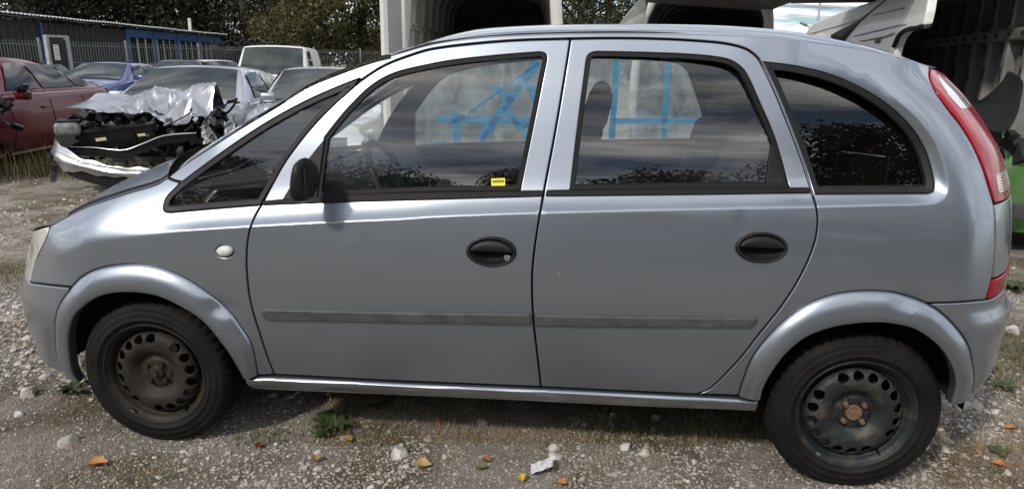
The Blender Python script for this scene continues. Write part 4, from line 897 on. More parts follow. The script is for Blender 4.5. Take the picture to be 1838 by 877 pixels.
ROCKS = [(46, 712, 34, 'largest pale rock, left of the front wheel in the dirt'), (715, 818, 38, 'knobbly pale rock between two fallen leaves in the foreground'), (993, 808, 22, 'upper of two pale rocks above the crumpled paper'), (998, 825, 28, 'lower of two pale rocks just above the crumpled paper'),
         (866, 762, 26, 'grey rock at the shadow edge right of the orange leaf'), (1176, 756, 26, 'grey rock under the sill in front of the rear wheel'), (1098, 749, 18, 'small grey rock deepest under the middle of the sill'), (1124, 806, 22, 'flat pale rock, left one of two ahead of the rear wheel'), (1155, 815, 24, 'flat pale rock, right one of two ahead of the rear wheel'),
         (1726, 733, 28, 'pale rock against the rear bumper lower edge'), (1700, 731, 18, 'small rock between the rear tyre and the bumper'), (1752, 733, 26, 'dull grey rock just right of the pale rock below the rear bumper'), (1819, 600, 24, 'pale rock far right beside the rear bumper corner'), (1697, 812, 16, 'small pale rock on the dirt right of the rear tyre'), (619, 790, 18, 'grey rock touching the yellow leaf'), (798, 822, 12, 'small pale pebble between the tan leaf and the knobbly rock'),
         (120, 800, 30, 'dark rough rock below left of the front tyre'), (1810, 852, 12, 'small pale stone in the lower right corner'), (30, 745, 14, 'small pale stone below the largest rock at the left edge')]
for a, b, wpx, lb in ROCKS: rock(a, b, wpx, lb, 'stone' if 'grey' in lb or 'dark' in lb else 'pale_stone')
def leafmat(name, c1, c2):
    c1 = tuple(v*0.7 for v in c1); c2 = tuple(v*0.7 for v in c2); return pmat(name, c1, 0.6, col2=c2, scale=40, bump=0.2, bscale=120)
M['leaf_orange'] = leafmat('orange_leaf', (0.50, 0.17, 0.03), (0.62, 0.30, 0.10)); M['leaf_yellow'] = leafmat('yellow_leaf', (0.62, 0.40, 0.03), (0.75, 0.55, 0.10)); M['leaf_tan'] = leafmat('tan_leaf', (0.42, 0.26, 0.10), (0.60, 0.42, 0.20)); M['leaf_red'] = leafmat('red_brown_leaf', (0.22, 0.05, 0.02), (0.36, 0.12, 0.05)); M['leaf_green'] = leafmat('olive_leaf', (0.12, 0.14, 0.03), (0.22, 0.22, 0.06))
def leaf(pxx, pyy, wpx, mat, label, curl=0.6, ang=None):
    p = on_ground(pxx, pyy); D = np.linalg.norm(p-CAM); L_ = 0.82*wpx*D/FOC; n = 10; rows = []; sd = random.uniform(0, 50)
    for i in range(n+1):
        t = i/n; wd = 0.36*L_*math.sin(math.pi*min(1, t*1.02)**0.8)+0.001; row = []
        for s in (-1, -0.5, 0, 0.5, 1):
            x = (t-0.5)*L_; y = s*wd*(1+0.15*noise.noise(Vector((t*6, s, sd)))); z = abs(s)**1.5*wd*curl+0.25*L_*curl*(t-0.4)**2*2+0.06*L_*noise.noise(Vector((t*4, s*2, sd))); row.append((x, y, z+0.006))
        rows.append(row)
    o = MB().grid(rows).build('fallen_leaf', M[mat], smooth=True); MB().tube([(-L_*0.5, 0, 0.008), (-L_*0.66, 0.004, 0.012)], 0.0012, 5).build('stalk', M['leaf_tan'], o)
    o.location = (p[0], p[1], ground_h(p[0], p[1])+0.002); o.rotation_euler = (random.uniform(-.3, .3), random.uniform(-.3, .3), random.uniform(0, 6.28) if ang is None else ang); tag(o, label, 'leaf', 'fallen leaves'); return o
leaf(782, 762, 24, 'leaf_orange', 'orange fallen leaf at the shadow edge below the front door', 0.7, -0.9); leaf(624, 794, 26, 'leaf_yellow', 'narrow yellow fallen leaf against a small rock', 0.9, -0.6); leaf(570, 828, 24, 'leaf_tan', 'curled tan leaf left of the knobbly pale rock', 1.2, 1.2); leaf(760, 838, 34, 'leaf_tan', 'pale tan leaf lying right below the knobbly rock', 0.7, 0.2)
leaf(873, 831, 24, 'leaf_red', 'red brown leaf lying on a green leaf', 0.9, -0.4); leaf(866, 843, 26, 'leaf_green', 'olive green leaf under the red brown leaf', 0.4, 0.3); leaf(176, 836, 34, 'leaf_orange', 'orange leaf below left of the front tyre', 0.7, 0.4); leaf(938, 863, 24, 'leaf_yellow', 'yellow leaf at the bottom edge left of the crumpled paper', 1.0, 1.8); leaf(1007, 870, 22, 'leaf_orange', 'orange leaf at the bottom edge below the crumpled paper', 0.6)
leaf(1793, 838, 22, 'leaf_orange', 'long orange leaf right of the rear tyre', 0.8, -0.5); leaf(1799, 866, 12, 'leaf_orange', 'small orange leaf in the lower right corner', 0.8); leaf(465, 805, 26, 'leaf_red', 'dark rust leaf right of the front tyre', 0.5); leaf(1815, 772, 24, 'leaf_orange', 'thin orange twig-like leaf at the right edge', 0.5, 0.05)
def paper():
    p = on_ground(972, 846); M['paper'] = pmat('printed_paper', (0.40, 0.41, 0.44), 0.7, col2=(0.62, 0.62, 0.64), scale=70, lo=0.47, hi=0.53); rows = []
    for i in range(9):
        row = []
        for j in range(9):
            u, v = i/8-0.5, j/8-0.5; row.append((u*0.085+v*0.02, v*0.06, 0.012+0.016*abs(noise.noise(Vector((u*5, v*5, 2))))+0.02*(u+0.5)))
        rows.append(row)
    o = MB().grid(rows).build('paper_scrap', M['paper'], smooth=False); o.location = (p[0], p[1], ground_h(p[0], p[1])); o.rotation_euler = (0, 0, 0.35); tag(o, 'crumpled grey printed paper scrap on the dirt at the bottom', 'paper')
paper()
def weed(pxx, pyy, wpx, nl, label):
    p = on_ground(pxx, pyy); D = np.linalg.norm(p-CAM); r = wpx/2*D/FOC; root = empty('weed_plant', (p[0], p[1], float(ground_h(p[0], p[1])))); tag(root, label, 'weed', 'weeds growing in the dirt')
    for k in range(nl):
        a = random.uniform(0, 6.28); L_ = r*random.uniform(0.6, 1.25); up = random.uniform(0.25, 0.9); rows = []
        for i in range(7):
            t = i/6; wd = L_*0.14*math.sin(math.pi*(0.08+0.9*t))*(1+0.35*math.sin(t*22+k)); hx = L_*t*math.cos(up*0.8); hz = L_*(math.sin(up)*t-0.55*t*t*up)+0.004; row = []
            for s in (-1, 0, 1): row.append((hx*math.cos(a)-s*wd*math.sin(a), hx*math.sin(a)+s*wd*math.cos(a), hz+abs(s)*wd*0.4))
            rows.append(row)
        MB().grid(rows).build('leaf', M['weed'], root, smooth=True)
M['weed'] = pmat('weed_leaf', (0.022, 0.04, 0.010), 0.6, col2=(0.05, 0.075, 0.02), scale=20)
weed(600, 768, 84, 40, 'leafy green weed in the shadow below the front door'); weed(576, 782, 50, 12, 'low weed rosette beside the leafy weed below the front door'); weed(133, 702, 60, 18, 'small bright weed just in front of the front bumper'); weed(1800, 818, 44, 12, 'small weed right of the rear tyre'); weed(1815, 520, 60, 22, 'weed clump by the rear bumper at the right edge'); weed(690, 730, 60, 12, 'weed deep under the front door sill'); weed(1805, 700, 46, 12, 'weed behind the rear bumper at the right edge')
# ================================================================== background cars
M['glass_far'] = pmat('dark_car_glass', (0.018, 0.023, 0.023), 0.04, col2=(0.05, 0.06, 0.058), scale=2.2, spec=0.5)
M['sedan_silver'] = paintmat('grey_sedan_paint', (0.36, 0.39, 0.44)); M['maroon'] = paintmat('maroon_paint', (0.11, 0.002, 0.010), metal=0.2, dust=0.0, coat=0.45); M['blue'] = paintmat('dark_blue_paint', (0.02, 0.045, 0.19), metal=0.4, dust=0.06)
M['green'] = paintmat('green_paint', (0.065, 0.17, 0.042), metal=0.2, dust=0.25); M['pale_silver'] = paintmat('pale_silver_paint', (0.5, 0.52, 0.54)); M['black_paint'] = paintmat('black_paint', (0.012, 0.012, 0.014), metal=0.2)
M['torn_metal'] = pmat('crumpled_bare_paint', (0.34, 0.36, 0.39), 0.28, metal=0.85, col2=(0.46, 0.47, 0.49), scale=5, coat=0.2)
M['black_gloss'] = pmat('black_engine_plastic', (0.008, 0.008, 0.009), 0.4, spec=0.35, var=0.5, scale=12, bump=0.2, bscale=30)
M['grey_metal'] = pmat('dull_cast_metal', (0.16, 0.16, 0.165), 0.45, metal=0.7, var=0.4, scale=15)
M['label_yellow'] = pmat('pale_yellow_label', (0.62, 0.60, 0.32), 0.6, var=0.1)
def lerp(a, b, t): return a+(b-a)*t
def simple_car(name, label, cat, loc, heading, paint, L=4.5, w=0.9, hood=(0.72, 0.95), belt=0.98, roof=1.42, trunk=1.0, cowl=1.35, wst=2.15, rrt=3.35, rrb=4.05, wr=0.60, x_from=0.0, windows=None, box=False, hatch=False, mirrors=True, nowheel=False, group=None):
    """a car in its own frame: x runs back from the nose, y to its right, z up; heading = compass-like angle of the nose from -y"""
    root = empty(name, loc, math.pi/2+R_(heading)); tag(root, label, cat, group)
    def wd(x):
        u = min(1, max(0, x/0.75)); v = min(1, max(0, (L-x)/0.6)); return w*(0.70+0.30*(1-(1-u)**2.2))*(0.80+0.20*(1-(1-v)**2.2))
    def zs(x):
        if x < cowl: return lerp(hood[0], hood[1], (min(1, max(0, (x/cowl)))**0.6))
        if x < rrb: return lerp(hood[1], belt, min(1, (x-cowl)/0.8))
        return lerp(belt, trunk-0.10, (x-rrb)/max(0.01, L-rrb))
    xs = [x for x in np.r_[0.0, 0.06, 0.15, 0.3, 0.5, np.arange(0.75, L-0.3, 0.15), L-0.3, L-0.15, L-0.05, L] if x >= x_from]
    rows = []
    for x in xs:
        a = wd(x); z = zs(x); e = (0.12 if x in (0.0, L) else 0.0)
        pr = [(a*0.90, 0.20), (a*0.965, 0.30), (a*0.995, 0.50), (a, 0.64), (a*0.985, z-0.14), (a*0.965, z-0.06), (a*0.93, z-0.015), (a*0.80, z+0.012), (a*0.45, z+0.035), (0, z+0.045)]
        pr = pr+[(-p, q) for p, q in pr[-2::-1]]; rows.append([(x, p, q) for p, q in pr])
    m = MB().grid(rows); n = len(rows[0])
    m.f.append(tuple(range(n))); m.f.append(tuple((len(rows)-1)*n+k for k in range(n))[::-1])
    body = m.build('body', paint, root, smooth=True)
    body.data.shade_smooth()
    # cabin: roof and pillars
    def ct(x):                                  # top line of the cabin and how far along it is
        if x < wst: t = (x-cowl)/(wst-cowl); return lerp(hood[1], roof-0.02, t**0.92), lerp(w*0.86, wr, t)
        if x < rrt: t = (x-wst)/(rrt-wst); return roof-0.02+0.02*math.sin(math.pi*t)-0.02*t, wr
        t = (x-rrt)/(rrb-rrt); return lerp(roof-0.04, belt, t**1.15), lerp(wr, w*0.80, t)
    cx = list(np.linspace(cowl, wst, 8))+list(np.linspace(wst, rrt, 9))[1:]+list(np.linspace(rrt, rrb, 8))[1:]
    def sec(x):
        zt_, wt = ct(x); zb = zs(x)-0.01; wb = wd(x)*0.93; h = max(zt_-zb, 0.0)
        return [(wb, zb), (lerp(wb, wt, 0.5)+0.015*min(1, h*3), zb+h*0.5), (wt+0.012, zb+h*0.90), (wt-0.03, zb+h*0.975), (wt*0.75, zt_+0.008), (wt*0.4, zt_+0.022), (0, zt_+0.028)]
    rows = []
    for x in cx:
        s = sec(x); s = s+[(-p, q) for p, q in s[-2::-1]]; rows.append([(x, p, q) for p, q in s])
    MB().grid(rows).build('roof', paint, root, smooth=True)
    GL = M['glass_far']
    def top_glass(nm, x0, x1):
        rows = []
        for t in np.linspace(0.05, 0.93, 8):
            x = lerp(x0, x1, t); zt_, wt = ct(x); rows.append([(x-(0.006 if x0 < x1 and x < wst else -0.006), f*wt*0.93, zt_+0.030-0.028*abs(f)**2.2+0.006) for f in np.linspace(-1, 1, 11)])
        return MB().grid(rows).build(nm, GL, root, smooth=True)
    top_glass('windscreen', cowl, wst); top_glass('rear_window', rrt, rrb)
    wins = windows or [(cowl+0.45, wst+0.05, cowl+1.22, cowl+1.18), (cowl+1.28, cowl+1.24, rrt+0.02, rrt-0.18), (rrt+0.06, rrt-0.13, rrt+0.42, rrt+0.0)]
    for sgn in (-1, 1):
        for b0, t0, b1, t1 in wins:
            rows = []
            for v in np.linspace(0.10, 0.86, 6):
                row = []
                for u in np.linspace(0, 1, 6):
                    x = lerp(lerp(b0, t0, v), lerp(b1, t1, v), u); zt_, wt = ct(min(max(x, wst), rrt)); zb = zs(x)-0.01; wb = wd(x)*0.93; h = zt_-zb; y = lerp(wb, wt, v)+0.015*4*v*(1-v)+0.010+0.012*v*0.3; row.append((x, sgn*y, zb+h*v))
                rows.append(row)
            MB().grid(rows).build('side_window', GL, root, smooth=True)
        if mirrors:
            mm = MB().box((cowl+0.52, sgn*(w+0.08), 0.99), (0.11, 0.20, 0.13)).build('door_mirror', paint, root, smooth=True); bevel(mm, 0.04, 3)
        dh = MB().box((cowl+1.12, sgn*(wd(2)+0.004), 0.80), (0.17, 0.03, 0.028)).build('door_handle', paint, root, smooth=True); bevel(dh, 0.01, 2)
        for gx in (cowl+0.35, cowl+1.25, cowl+2.1):
            pts = [(gx+0.05*math.sin(k), sgn*(wd(gx)*f+0.0015), z) for k, (f, z) in enumerate(((0.968, 0.30), (0.995, 0.50), (1.0, 0.64), (0.986, zs(gx)-0.14), (0.93, zs(gx)-0.015)))]
            MB().tube(pts, 0.005, 5).build('door_gap', M['dark'], root)
        if x_from < 0.2:
            hl_ = MB().box((0.17, sgn*w*0.66, hood[0]-0.10), (0.22, 0.34, 0.13), Matrix.Rotation(sgn*R_(-22), 3, 'Z')).build('headlamp', M['lamp'], root, smooth=True); bevel(hl_, 0.04, 3)
        tl_ = MB().box((L-0.08, sgn*w*0.68, 0.82), (0.12, 0.3, 0.14), Matrix.Rotation(sgn*R_(18), 3, 'Z')).build('tail_lamp', M['red_lens'], root, smooth=True); bevel(tl_, 0.03, 2)
    if x_from < 0.2:
        MB().box((0.03, 0, 0.50), (0.06, 0.9, 0.16)).build('grille', M['black_gloss'], root); MB().box((0.02, 0, 0.33), (0.06, 1.1, 0.10)).build('air_intake', M['black_gloss'], root)
    if not nowheel:
        for wx in (0.85, L-0.85):
            for sgn in (-1, 1):
                if wx < x_from: continue
                ar = MB().tube([(wx, sgn*(w-0.20), 0.33), (wx, sgn*(w+0.004), 0.33)], 0.385, 28).build('wheel_arch', M['dark'], root)
                prof = [(0.21, 0.0), (0.26, 0.012), (0.31, 0.0), (0.325, -0.04), (0.325, -0.15), (0.30, -0.19)]
                P = [[(wx+r*math.cos(k*math.pi/16), sgn*(w+0.006+y), 0.325+r*math.sin(k*math.pi/16)) for k in range(32)] for r, y in prof]
                wh = MB().grid(P, closev=True).build('wheel', M['tyre'], root, smooth=True)
                P = [[(wx+r*math.cos(k*math.pi/10), sgn*(w+0.004+y), 0.325+r*math.sin(k*math.pi/10)) for k in range(20)] for r, y in ((0.215, 0.0), (0.19, -0.03), (0.06, -0.01), (0.002, 0.0))]
                MB().grid(P, closev=True).build('rim', M['grey_metal'], wh, smooth=False)
    return root
# ---- maroon fastback at the left edge, nose to the left
def depth_pt(a, b, D): return at_dist(a, b, D)
q = depth_pt(85, 178, 9.6); hd = 9.0
def place(local, target, heading):
    """ground location that puts the car's local point over the world target"""
    t = math.pi/2+R_(heading); c, s = math.cos(t), math.sin(t); return (target[0]-(local[0]*c-local[1]*s), target[1]-(local[0]*s+local[1]*c), 0.0)
mar = simple_car('parked_car', 'maroon fastback car with a smashed nose at the left edge', 'car', place((2.62, -0.95, 0), q, hd), hd, M['maroon'], L=4.75, w=0.95, roof=1.47, belt=1.02, hood=(0.78, 1.0), cowl=1.45, wst=2.2, rrt=3.0, rrb=4.4, trunk=1.08, windows=[(1.85, 2.3, 2.62, 2.60), (2.70, 2.68, 3.55, 3.25), (3.60, 3.30, 3.95, 3.55)])
crm = MB()
for k in range(46):
    crm = MB(); c = Vector((random.uniform(0.5, 1.75), -random.uniform(0.72, 1.05), random.uniform(0.3, 0.95))); crm.box(c, (random.uniform(.05, .3), random.uniform(.02, .08), random.uniform(.04, .2)), Matrix.Rotation(random.uniform(0, 3), 3, 'X') @ Matrix.Rotation(random.uniform(0, 3), 3, 'Y')); crm.build('wing_fragment', M['black_gloss'], mar)
for k in range(9): MB().box((1.98+random.uniform(-.08, .08), -1.06+random.uniform(-.05, .06), 1.05+random.uniform(-.06, .08)), (random.uniform(.06, .16), .03, random.uniform(.04, .1)), Matrix.Rotation(random.uniform(0, 3), 3, 'X')).build('mirror_fragment', M['black_gloss'], mar)
MB().grid([[(x, -0.955, z) for z in (0.23, 0.26)] for x in (1.4, 3.9)]).build('sill_trim', M['chrome'], mar)
# ---- dark blue hatchback behind
q = depth_pt(205, 122, 17.5)
simple_car('parked_car', 'dark blue hatchback behind the maroon car and the wreck', 'car', place((2.1, -0.2, 0), q, 6), 6, M['blue'], L=4.4, w=0.93, roof=1.36, belt=0.95, hood=(0.7, 0.93), cowl=1.3, wst=2.1, rrt=3.2, rrb=4.15)
# ---- two cars hardly showing above the wreck's roof
q = depth_pt(325, 110, 21.0); simple_car('parked_car', 'black car showing only its roof above the grey wreck', 'car', place((2.4, 0, 0), q, 20), 20, M['black_paint'], roof=1.43, mirrors=False)
q = depth_pt(385, 110, 24.0); simple_car('parked_car', 'white car showing only a sliver of roof right of the black one', 'car', place((2.4, 0, 0), q, 60), 60, M['white_paint'], roof=1.44, mirrors=False)
# ---- pale silver car between the wreck and the small van
q = depth_pt(590, 124, 10.5); simple_car('parked_car', 'pale silver hatchback in front of the small white van, half hidden', 'car', place((2.6, 0.0, 0), q, 14), 14, M['pale_silver'], roof=1.385, belt=0.93, hood=(0.7, 0.92), cowl=1.3, wst=2.05, rrt=3.3, rrb=4.1, L=4.3)
# ---- small white van
q = depth_pt(500, 88, 17.0); simple_car('small_van', 'small white delivery van by the fence, seen from the front', 'van', place((2.3, 0.0, 0), q, 14), 14, M['white_paint'], L=4.5, w=0.92, roof=1.82, belt=1.10, hood=(0.85, 1.08), trunk=1.1, cowl=1.05, wst=1.72, rrt=4.15, rrb=4.45, wr=0.72, windows=[(1.45, 1.80, 2.25, 2.22)])
# ------------------------------------------------------------------ the wreck
M['lamp_dim'] = pmat('scuffed_lamp_lens', (0.10, 0.105, 0.11), 0.12, col2=(0.32, 0.33, 0.34), scale=14, coat=0.6)
WP = (-3.30, 4.72, 0); WH = 8.0
wr_ = simple_car('wrecked_car', 'grey sedan with a crumpled bonnet and its front torn open', 'wrecked car', WP, WH, M['sedan_silver'], L=4.65, w=0.92, roof=1.385, belt=0.96, hood=(0.74, 0.95), cowl=1.45, wst=2.2, rrt=3.25, rrb=4.2, x_from=1.2, wr=0.60)
def W_(o): return o
# crumpled bonnet: buckled sheet, folded across the middle
def crease_noise(x, y, s, sd):
    v = noise.noise(Vector((x*s, y*s, sd))); return 1-2*abs(v)
rows = []
nu, nv = 84, 64
for i in range(nu+1):
    u = i/nu*2-1; row = []
    for j in range(nv+1):
        v = j/nv
        side = 0.5-0.5*u                        # 1 on the car's right (left in the picture)
        x = 1.50-v*(0.98+0.32*sstep(side, 0.45, 1.0)); y = u*(0.74-0.06*v)
        ridge = 0.21*math.exp(-((v-0.52-0.14*u)/0.17)**2)*(0.40+0.60*float(sstep(u, -0.5, 0.45)))
        z = 1.0+ridge-0.08*v-0.10*float(sstep(v, 0.66, 1.0))*(0.25+0.75*float(sstep(u, -0.75, 0.0)))+0.05*float(sstep(side, 0.55, 1))*v
        amp = float(sstep(u, -0.62, -0.05))*float(sstep(v, 0.10, 0.45))+0.05
        def fold(a, b, sd): return 1-2*abs(noise.noise(Vector((a, b, sd))))**0.8
        z += amp*(0.12*fold(x*2.1+y*0.8, y*2.6-x, 1.7)+0.055*fold(x*4.4, y*4.9+x*1.5, 5.1)+0.022*fold(x*9.5-y*3, y*9.0, 2.2)-0.10); x += amp*0.07*fold(y*3.0, x*2.0, 8.8)
        jt = 0.001*min(1.0, amp); row.append((x+random.uniform(-jt, jt), -y+random.uniform(-jt, jt), z+random.uniform(-jt, jt)*1.2))
    rows.append(row)
cb_ = MB().grid(rows).build('crumpled_bonnet', M['torn_metal'], wr_, smooth=True); cb_.data.set_sharp_from_angle(angle=R_(40))
# underside and engine bay
eb = []
def wpart(name, mat, fnb, smooth=False): m = MB(); fnb(m); return m.build(name, M[mat], wr_, smooth=smooth)
wpart('firewall', 'dark', lambda m: m.box((1.42, 0, 0.6), (0.1, 1.6, 0.72)))
wpart('engine_block', 'black_gloss', lambda m: (m.box((1.0, 0.05, 0.55), (0.5, 0.75, 0.42)), m.box((0.98, 0.0, 0.80), (0.42, 0.5, 0.10)), m.box((1.05, -0.5, 0.62), (0.3, 0.3, 0.4))))
def clutter(m, n, box, smin, smax):
    for k in range(n):
        c = [random.uniform(a, b) for a, b in box]; m.box(c, [random.uniform(smin, smax) for _ in range(3)], Matrix.Rotation(random.uniform(0, 3), 3, 'X') @ Matrix.Rotation(random.uniform(0, 3), 3, 'Y'))
for k in range(90): wpart('engine_part', random.choice(['black_gloss', 'dark', 'rubber', 'black_gloss', 'grey_plastic']), lambda m: clutter(m, 1, ((0.45, 1.35), (-0.85, 0.85), (0.35, 0.86)), 0.03, 0.12))
for k in range(30):
    def hose(m):
        p = Vector((random.uniform(0.5, 1.2), random.uniform(-0.8, 0.8), random.uniform(0.5, 0.9))); pts = [p]
        for i in range(5): p = p+Vector((random.uniform(-.12, .08), random.uniform(-.16, .16), random.uniform(-.12, .08))); pts.append(p)
        m.tube([tuple(v) for v in crom([tuple(q) for q in pts], 4)], random.choice([0.008, 0.014, 0.02]), 7)
    wpart('hose', random.choice(['black_gloss', 'rubber', 'rubber', 'grey_plastic']), hose, True)
for k in range(34): wpart('bright_fragment', random.choice(['chrome', 'torn_metal', 'grey_metal', 'grey_metal', 'grey_plastic']), lambda m: clutter(m, 1, ((0.35, 1.2), (-0.85, 0.80), (0.35, 0.85)), 0.008, 0.055))
for k in range(60): wpart('engine_part', random.choice(['black_gloss', 'grey_plastic', 'grey_metal', 'dark']), lambda m: clutter(m, 1, ((0.40, 1.0), (-0.85, 0.85), (0.30, 0.90)), 0.02, 0.09))
# leaning black radiator panel with two labels, bent cross member below it
rt = Matrix.Rotation(R_(-14), 3, 'Y') @ Matrix.Rotation(R_(-8), 3, 'X')
rp = wpart('radiator_panel', 'black_gloss', lambda m: (m.box((0.40, 0.25, 0.60), (0.05, 0.86, 0.19), rt), m.box((0.39, 0.25, 0.71), (0.10, 0.88, 0.025), rt), m.box((0.37, 0.05, 0.60), (0.02, 0.03, 0.19), rt)))
wpart('warning_label', 'label_yellow', lambda m: m.box((0.365, 0.42, 0.585), (0.006, 0.12, 0.035), rt)); wpart('warning_label', 'label_yellow', lambda m: m.box((0.362, -0.04, 0.64), (0.006, 0.09, 0.03), rt))
cm = crom([(0.36, 0.80, 0.46), (0.26, 0.45, 0.47), (0.22, 0.1, 0.45), (0.26, -0.1, 0.52), (0.34, -0.3, 0.60), (0.5, -0.6, 0.62)], 6)
wpart('bent_cross_member', 'black_gloss', lambda m: m.grid([[(x, y, z+dz) for x, y, z in cm] for dz in (-0.06, -0.02, 0.03)]))
wpart('bright_strip', 'chrome', lambda m: m.tube([(x-0.012, y, z+0.035) for x, y, z in cm], 0.010, 6), True)
# torn bumper cover hanging off the right corner
bc = crom([(1.05, 0.93, 0.50), (0.62, 0.96, 0.48), (0.28, 0.88, 0.44), (0.10, 0.66, 0.38), (0.02, 0.3, 0.30), (0.0, -0.1, 0.25), (0.04, -0.45, 0.22)], 7); rows = []
for i, (x, y, z) in enumerate(bc):
    t = i/(len(bc)-1); hh = lerp(0.36, 0.14, float(sstep(t, 0.25, 0.75)))+0.05*noise.noise(Vector((t*9, 1.5, 0))); r_ = []
    for k, f in enumerate(np.linspace(0, 1, 8)): bul = 0.035*math.sin(math.pi*f)*(1-0.5*t)+(0.03 if 0.3 < f < 0.62 else 0); r_.append((x-bul, y+bul*0.5, z+hh*(f-0.5)+0.03*noise.noise(Vector((i*0.35, f*3, 2)))))
    rows.append(r_)
bcv = MB().grid(rows).build('bumper_cover', M['pale_silver'], wr_, smooth=True); MB().tube([(x-0.02, y+0.01, z+0.06-0.02*i/40) for i, (x, y, z) in enumerate(bc[18:])], 0.011, 6).build('bumper_trim', M['chrome'], bcv, smooth=True)
MB().tube([(0.20, 0.84, 0.42), (0.13, 0.88, 0.42)], 0.03, 14).build('tow_eye_hole', M['dark'], bcv)
rows = [[(0.24+u*0.13, 0.95+0.03*v, 0.30-v*0.20+0.03*noise.noise(Vector((u*4, v*4, 7)))) for u in np.linspace(0, 1, 7)] for v in np.linspace(0, 1, 7)]; MB().grid(rows).build('torn_flap', M['torn_metal'], bcv)
lo_ = MB()
lo_.grid([[(x+0.04, y-0.02, z-0.10+dz) for x, y, z in bc[12:]] for dz in (-0.10, 0.0, 0.05)]).build('lower_intake', M['black_gloss'], bcv)
hl_ = MB().box((0.42, 0.80, 0.70), (0.36, 0.26, 0.15), Matrix.Rotation(R_(28), 3, 'Z')).build('headlamp', M['lamp_dim'], wr_, smooth=True); bevel(hl_, 0.05, 3); MB().box((0.46, 0.80, 0.785), (0.34, 0.22, 0.02), Matrix.Rotation(R_(28), 3, 'Z')).build('headlamp_rim', M['black_gloss'], hl_)
# crushed left wing, torn liner, dangling white piece
rows = []
for i in range(26):
    t = i/25; row = []
    for j in range(10):
        f = j/9; x = 1.62-t*0.75; row.append((x+0.05*noise.noise(Vector((t*6, f*4, 1.0))), -0.90+0.10*t+0.10*noise.noise(Vector((t*5, f*3, 4.2))), 0.98-f*0.42-0.22*t+0.08*noise.noise(Vector((t*7, f*5, 9.2)))))
    rows.append(row)
MB().grid(rows).build('crushed_wing', M['torn_metal'], wr_)
rows = [[(0.55+0.30*u+0.06*noise.noise(Vector((u*4, v*4, 3.3))), -0.62-0.05*v+0.10*noise.noise(Vector((u*5, v*5, 8))), 0.72-0.36*v+0.10*u+0.05*noise.noise(Vector((u*6, v*6, 1)))) for u in np.linspace(0, 1, 12)] for v in np.linspace(0, 1, 14)]
MB().grid(rows).build('torn_wing_piece', M['white_paint'], wr_)
# ------------------------------------------------------------------ green car with its bonnet raised, at the right edge
gq = on_ground(1822, 478); GP = (gq[0]-0.05, gq[1]+0.95, 0); GH = -82.0
grn = simple_car('parked_car', 'green car with its dark bonnet raised at the right edge', 'car', GP, GH, M['green'], L=4.0, w=0.86, roof=1.46, belt=0.98, hood=(0.86, 0.98), cowl=1.2, wst=1.9, rrt=3.2, rrb=3.9)
MB().box((0.03, 0, 0.40), (0.10, 1.5, 0.10)).build('bumper_strip', M['grey_plastic'], grn)
lamp_o = MB().grid([[(0.05+0.45*u, -(0.60+0.27*u**0.8+0.01), 0.60+0.20*v+0.08*u) for v in np.linspace(0, 1, 6)] for u in np.linspace(0, 1, 8)]).build('headlamp', M['lamp'], grn, smooth=True)
def raised_bonnet():
    ol = [(1742, 187), (1765, 176), (1785, 160), (1800, 143), (1811, 128), (1836, 146), (1833, 175), (1826, 205), (1812, 230), (1796, 238), (1776, 236), (1757, 220)]
    pts = [at_dist(a, b, 5.15+0.0016*(a-1742)) for a, b in ol]; c = sum(pts)/len(pts); ring = [np.array(p) for p in crom(pts+[pts[0]], 3)[:-1]]
    b = MB(); dpt = np.array(ray(1790, 190)); dpt = dpt/np.linalg.norm(dpt)
    rows = [[c+(p-c)*0.02+dpt*0.05 for p in ring], [c+(p-c)*0.6+dpt*0.035 for p in ring], [c+(p-c)*0.93 for p in ring], [c+(p-c)*1.0-dpt*0.01 for p in ring], [c+(p-c)*1.0+dpt*0.02 for p in ring], [c+(p-c)*0.5+dpt*0.10 for p in ring], [c+(p-c)*0.02+dpt*0.12 for p in ring]]
    return rows
_t = bpy.data.objects.new('t', None)
gi = (Matrix.Translation(Vector(GP)) @ Matrix.Rotation(math.pi/2+R_(GH), 4, 'Z')).inverted()
rb_ = MB().grid([[tuple(gi @ Vector(p)) for p in r] for r in raised_bonnet()], closev=True).build('raised_bonnet', M['rubber'], grn, smooth=True)
for k in range(10):
    m = MB(); a = at_dist(random.uniform(1765, 1838), random.uniform(235, 285), 5.3+random.uniform(0, .4)); m.box(gi @ Vector(a), [random.uniform(.04, .16) for _ in range(3)], Matrix.Rotation(random.uniform(0, 3), 3, 'X')); m.build('engine_part', M[random.choice(['black_gloss', 'grey_metal', 'dark'])], grn)
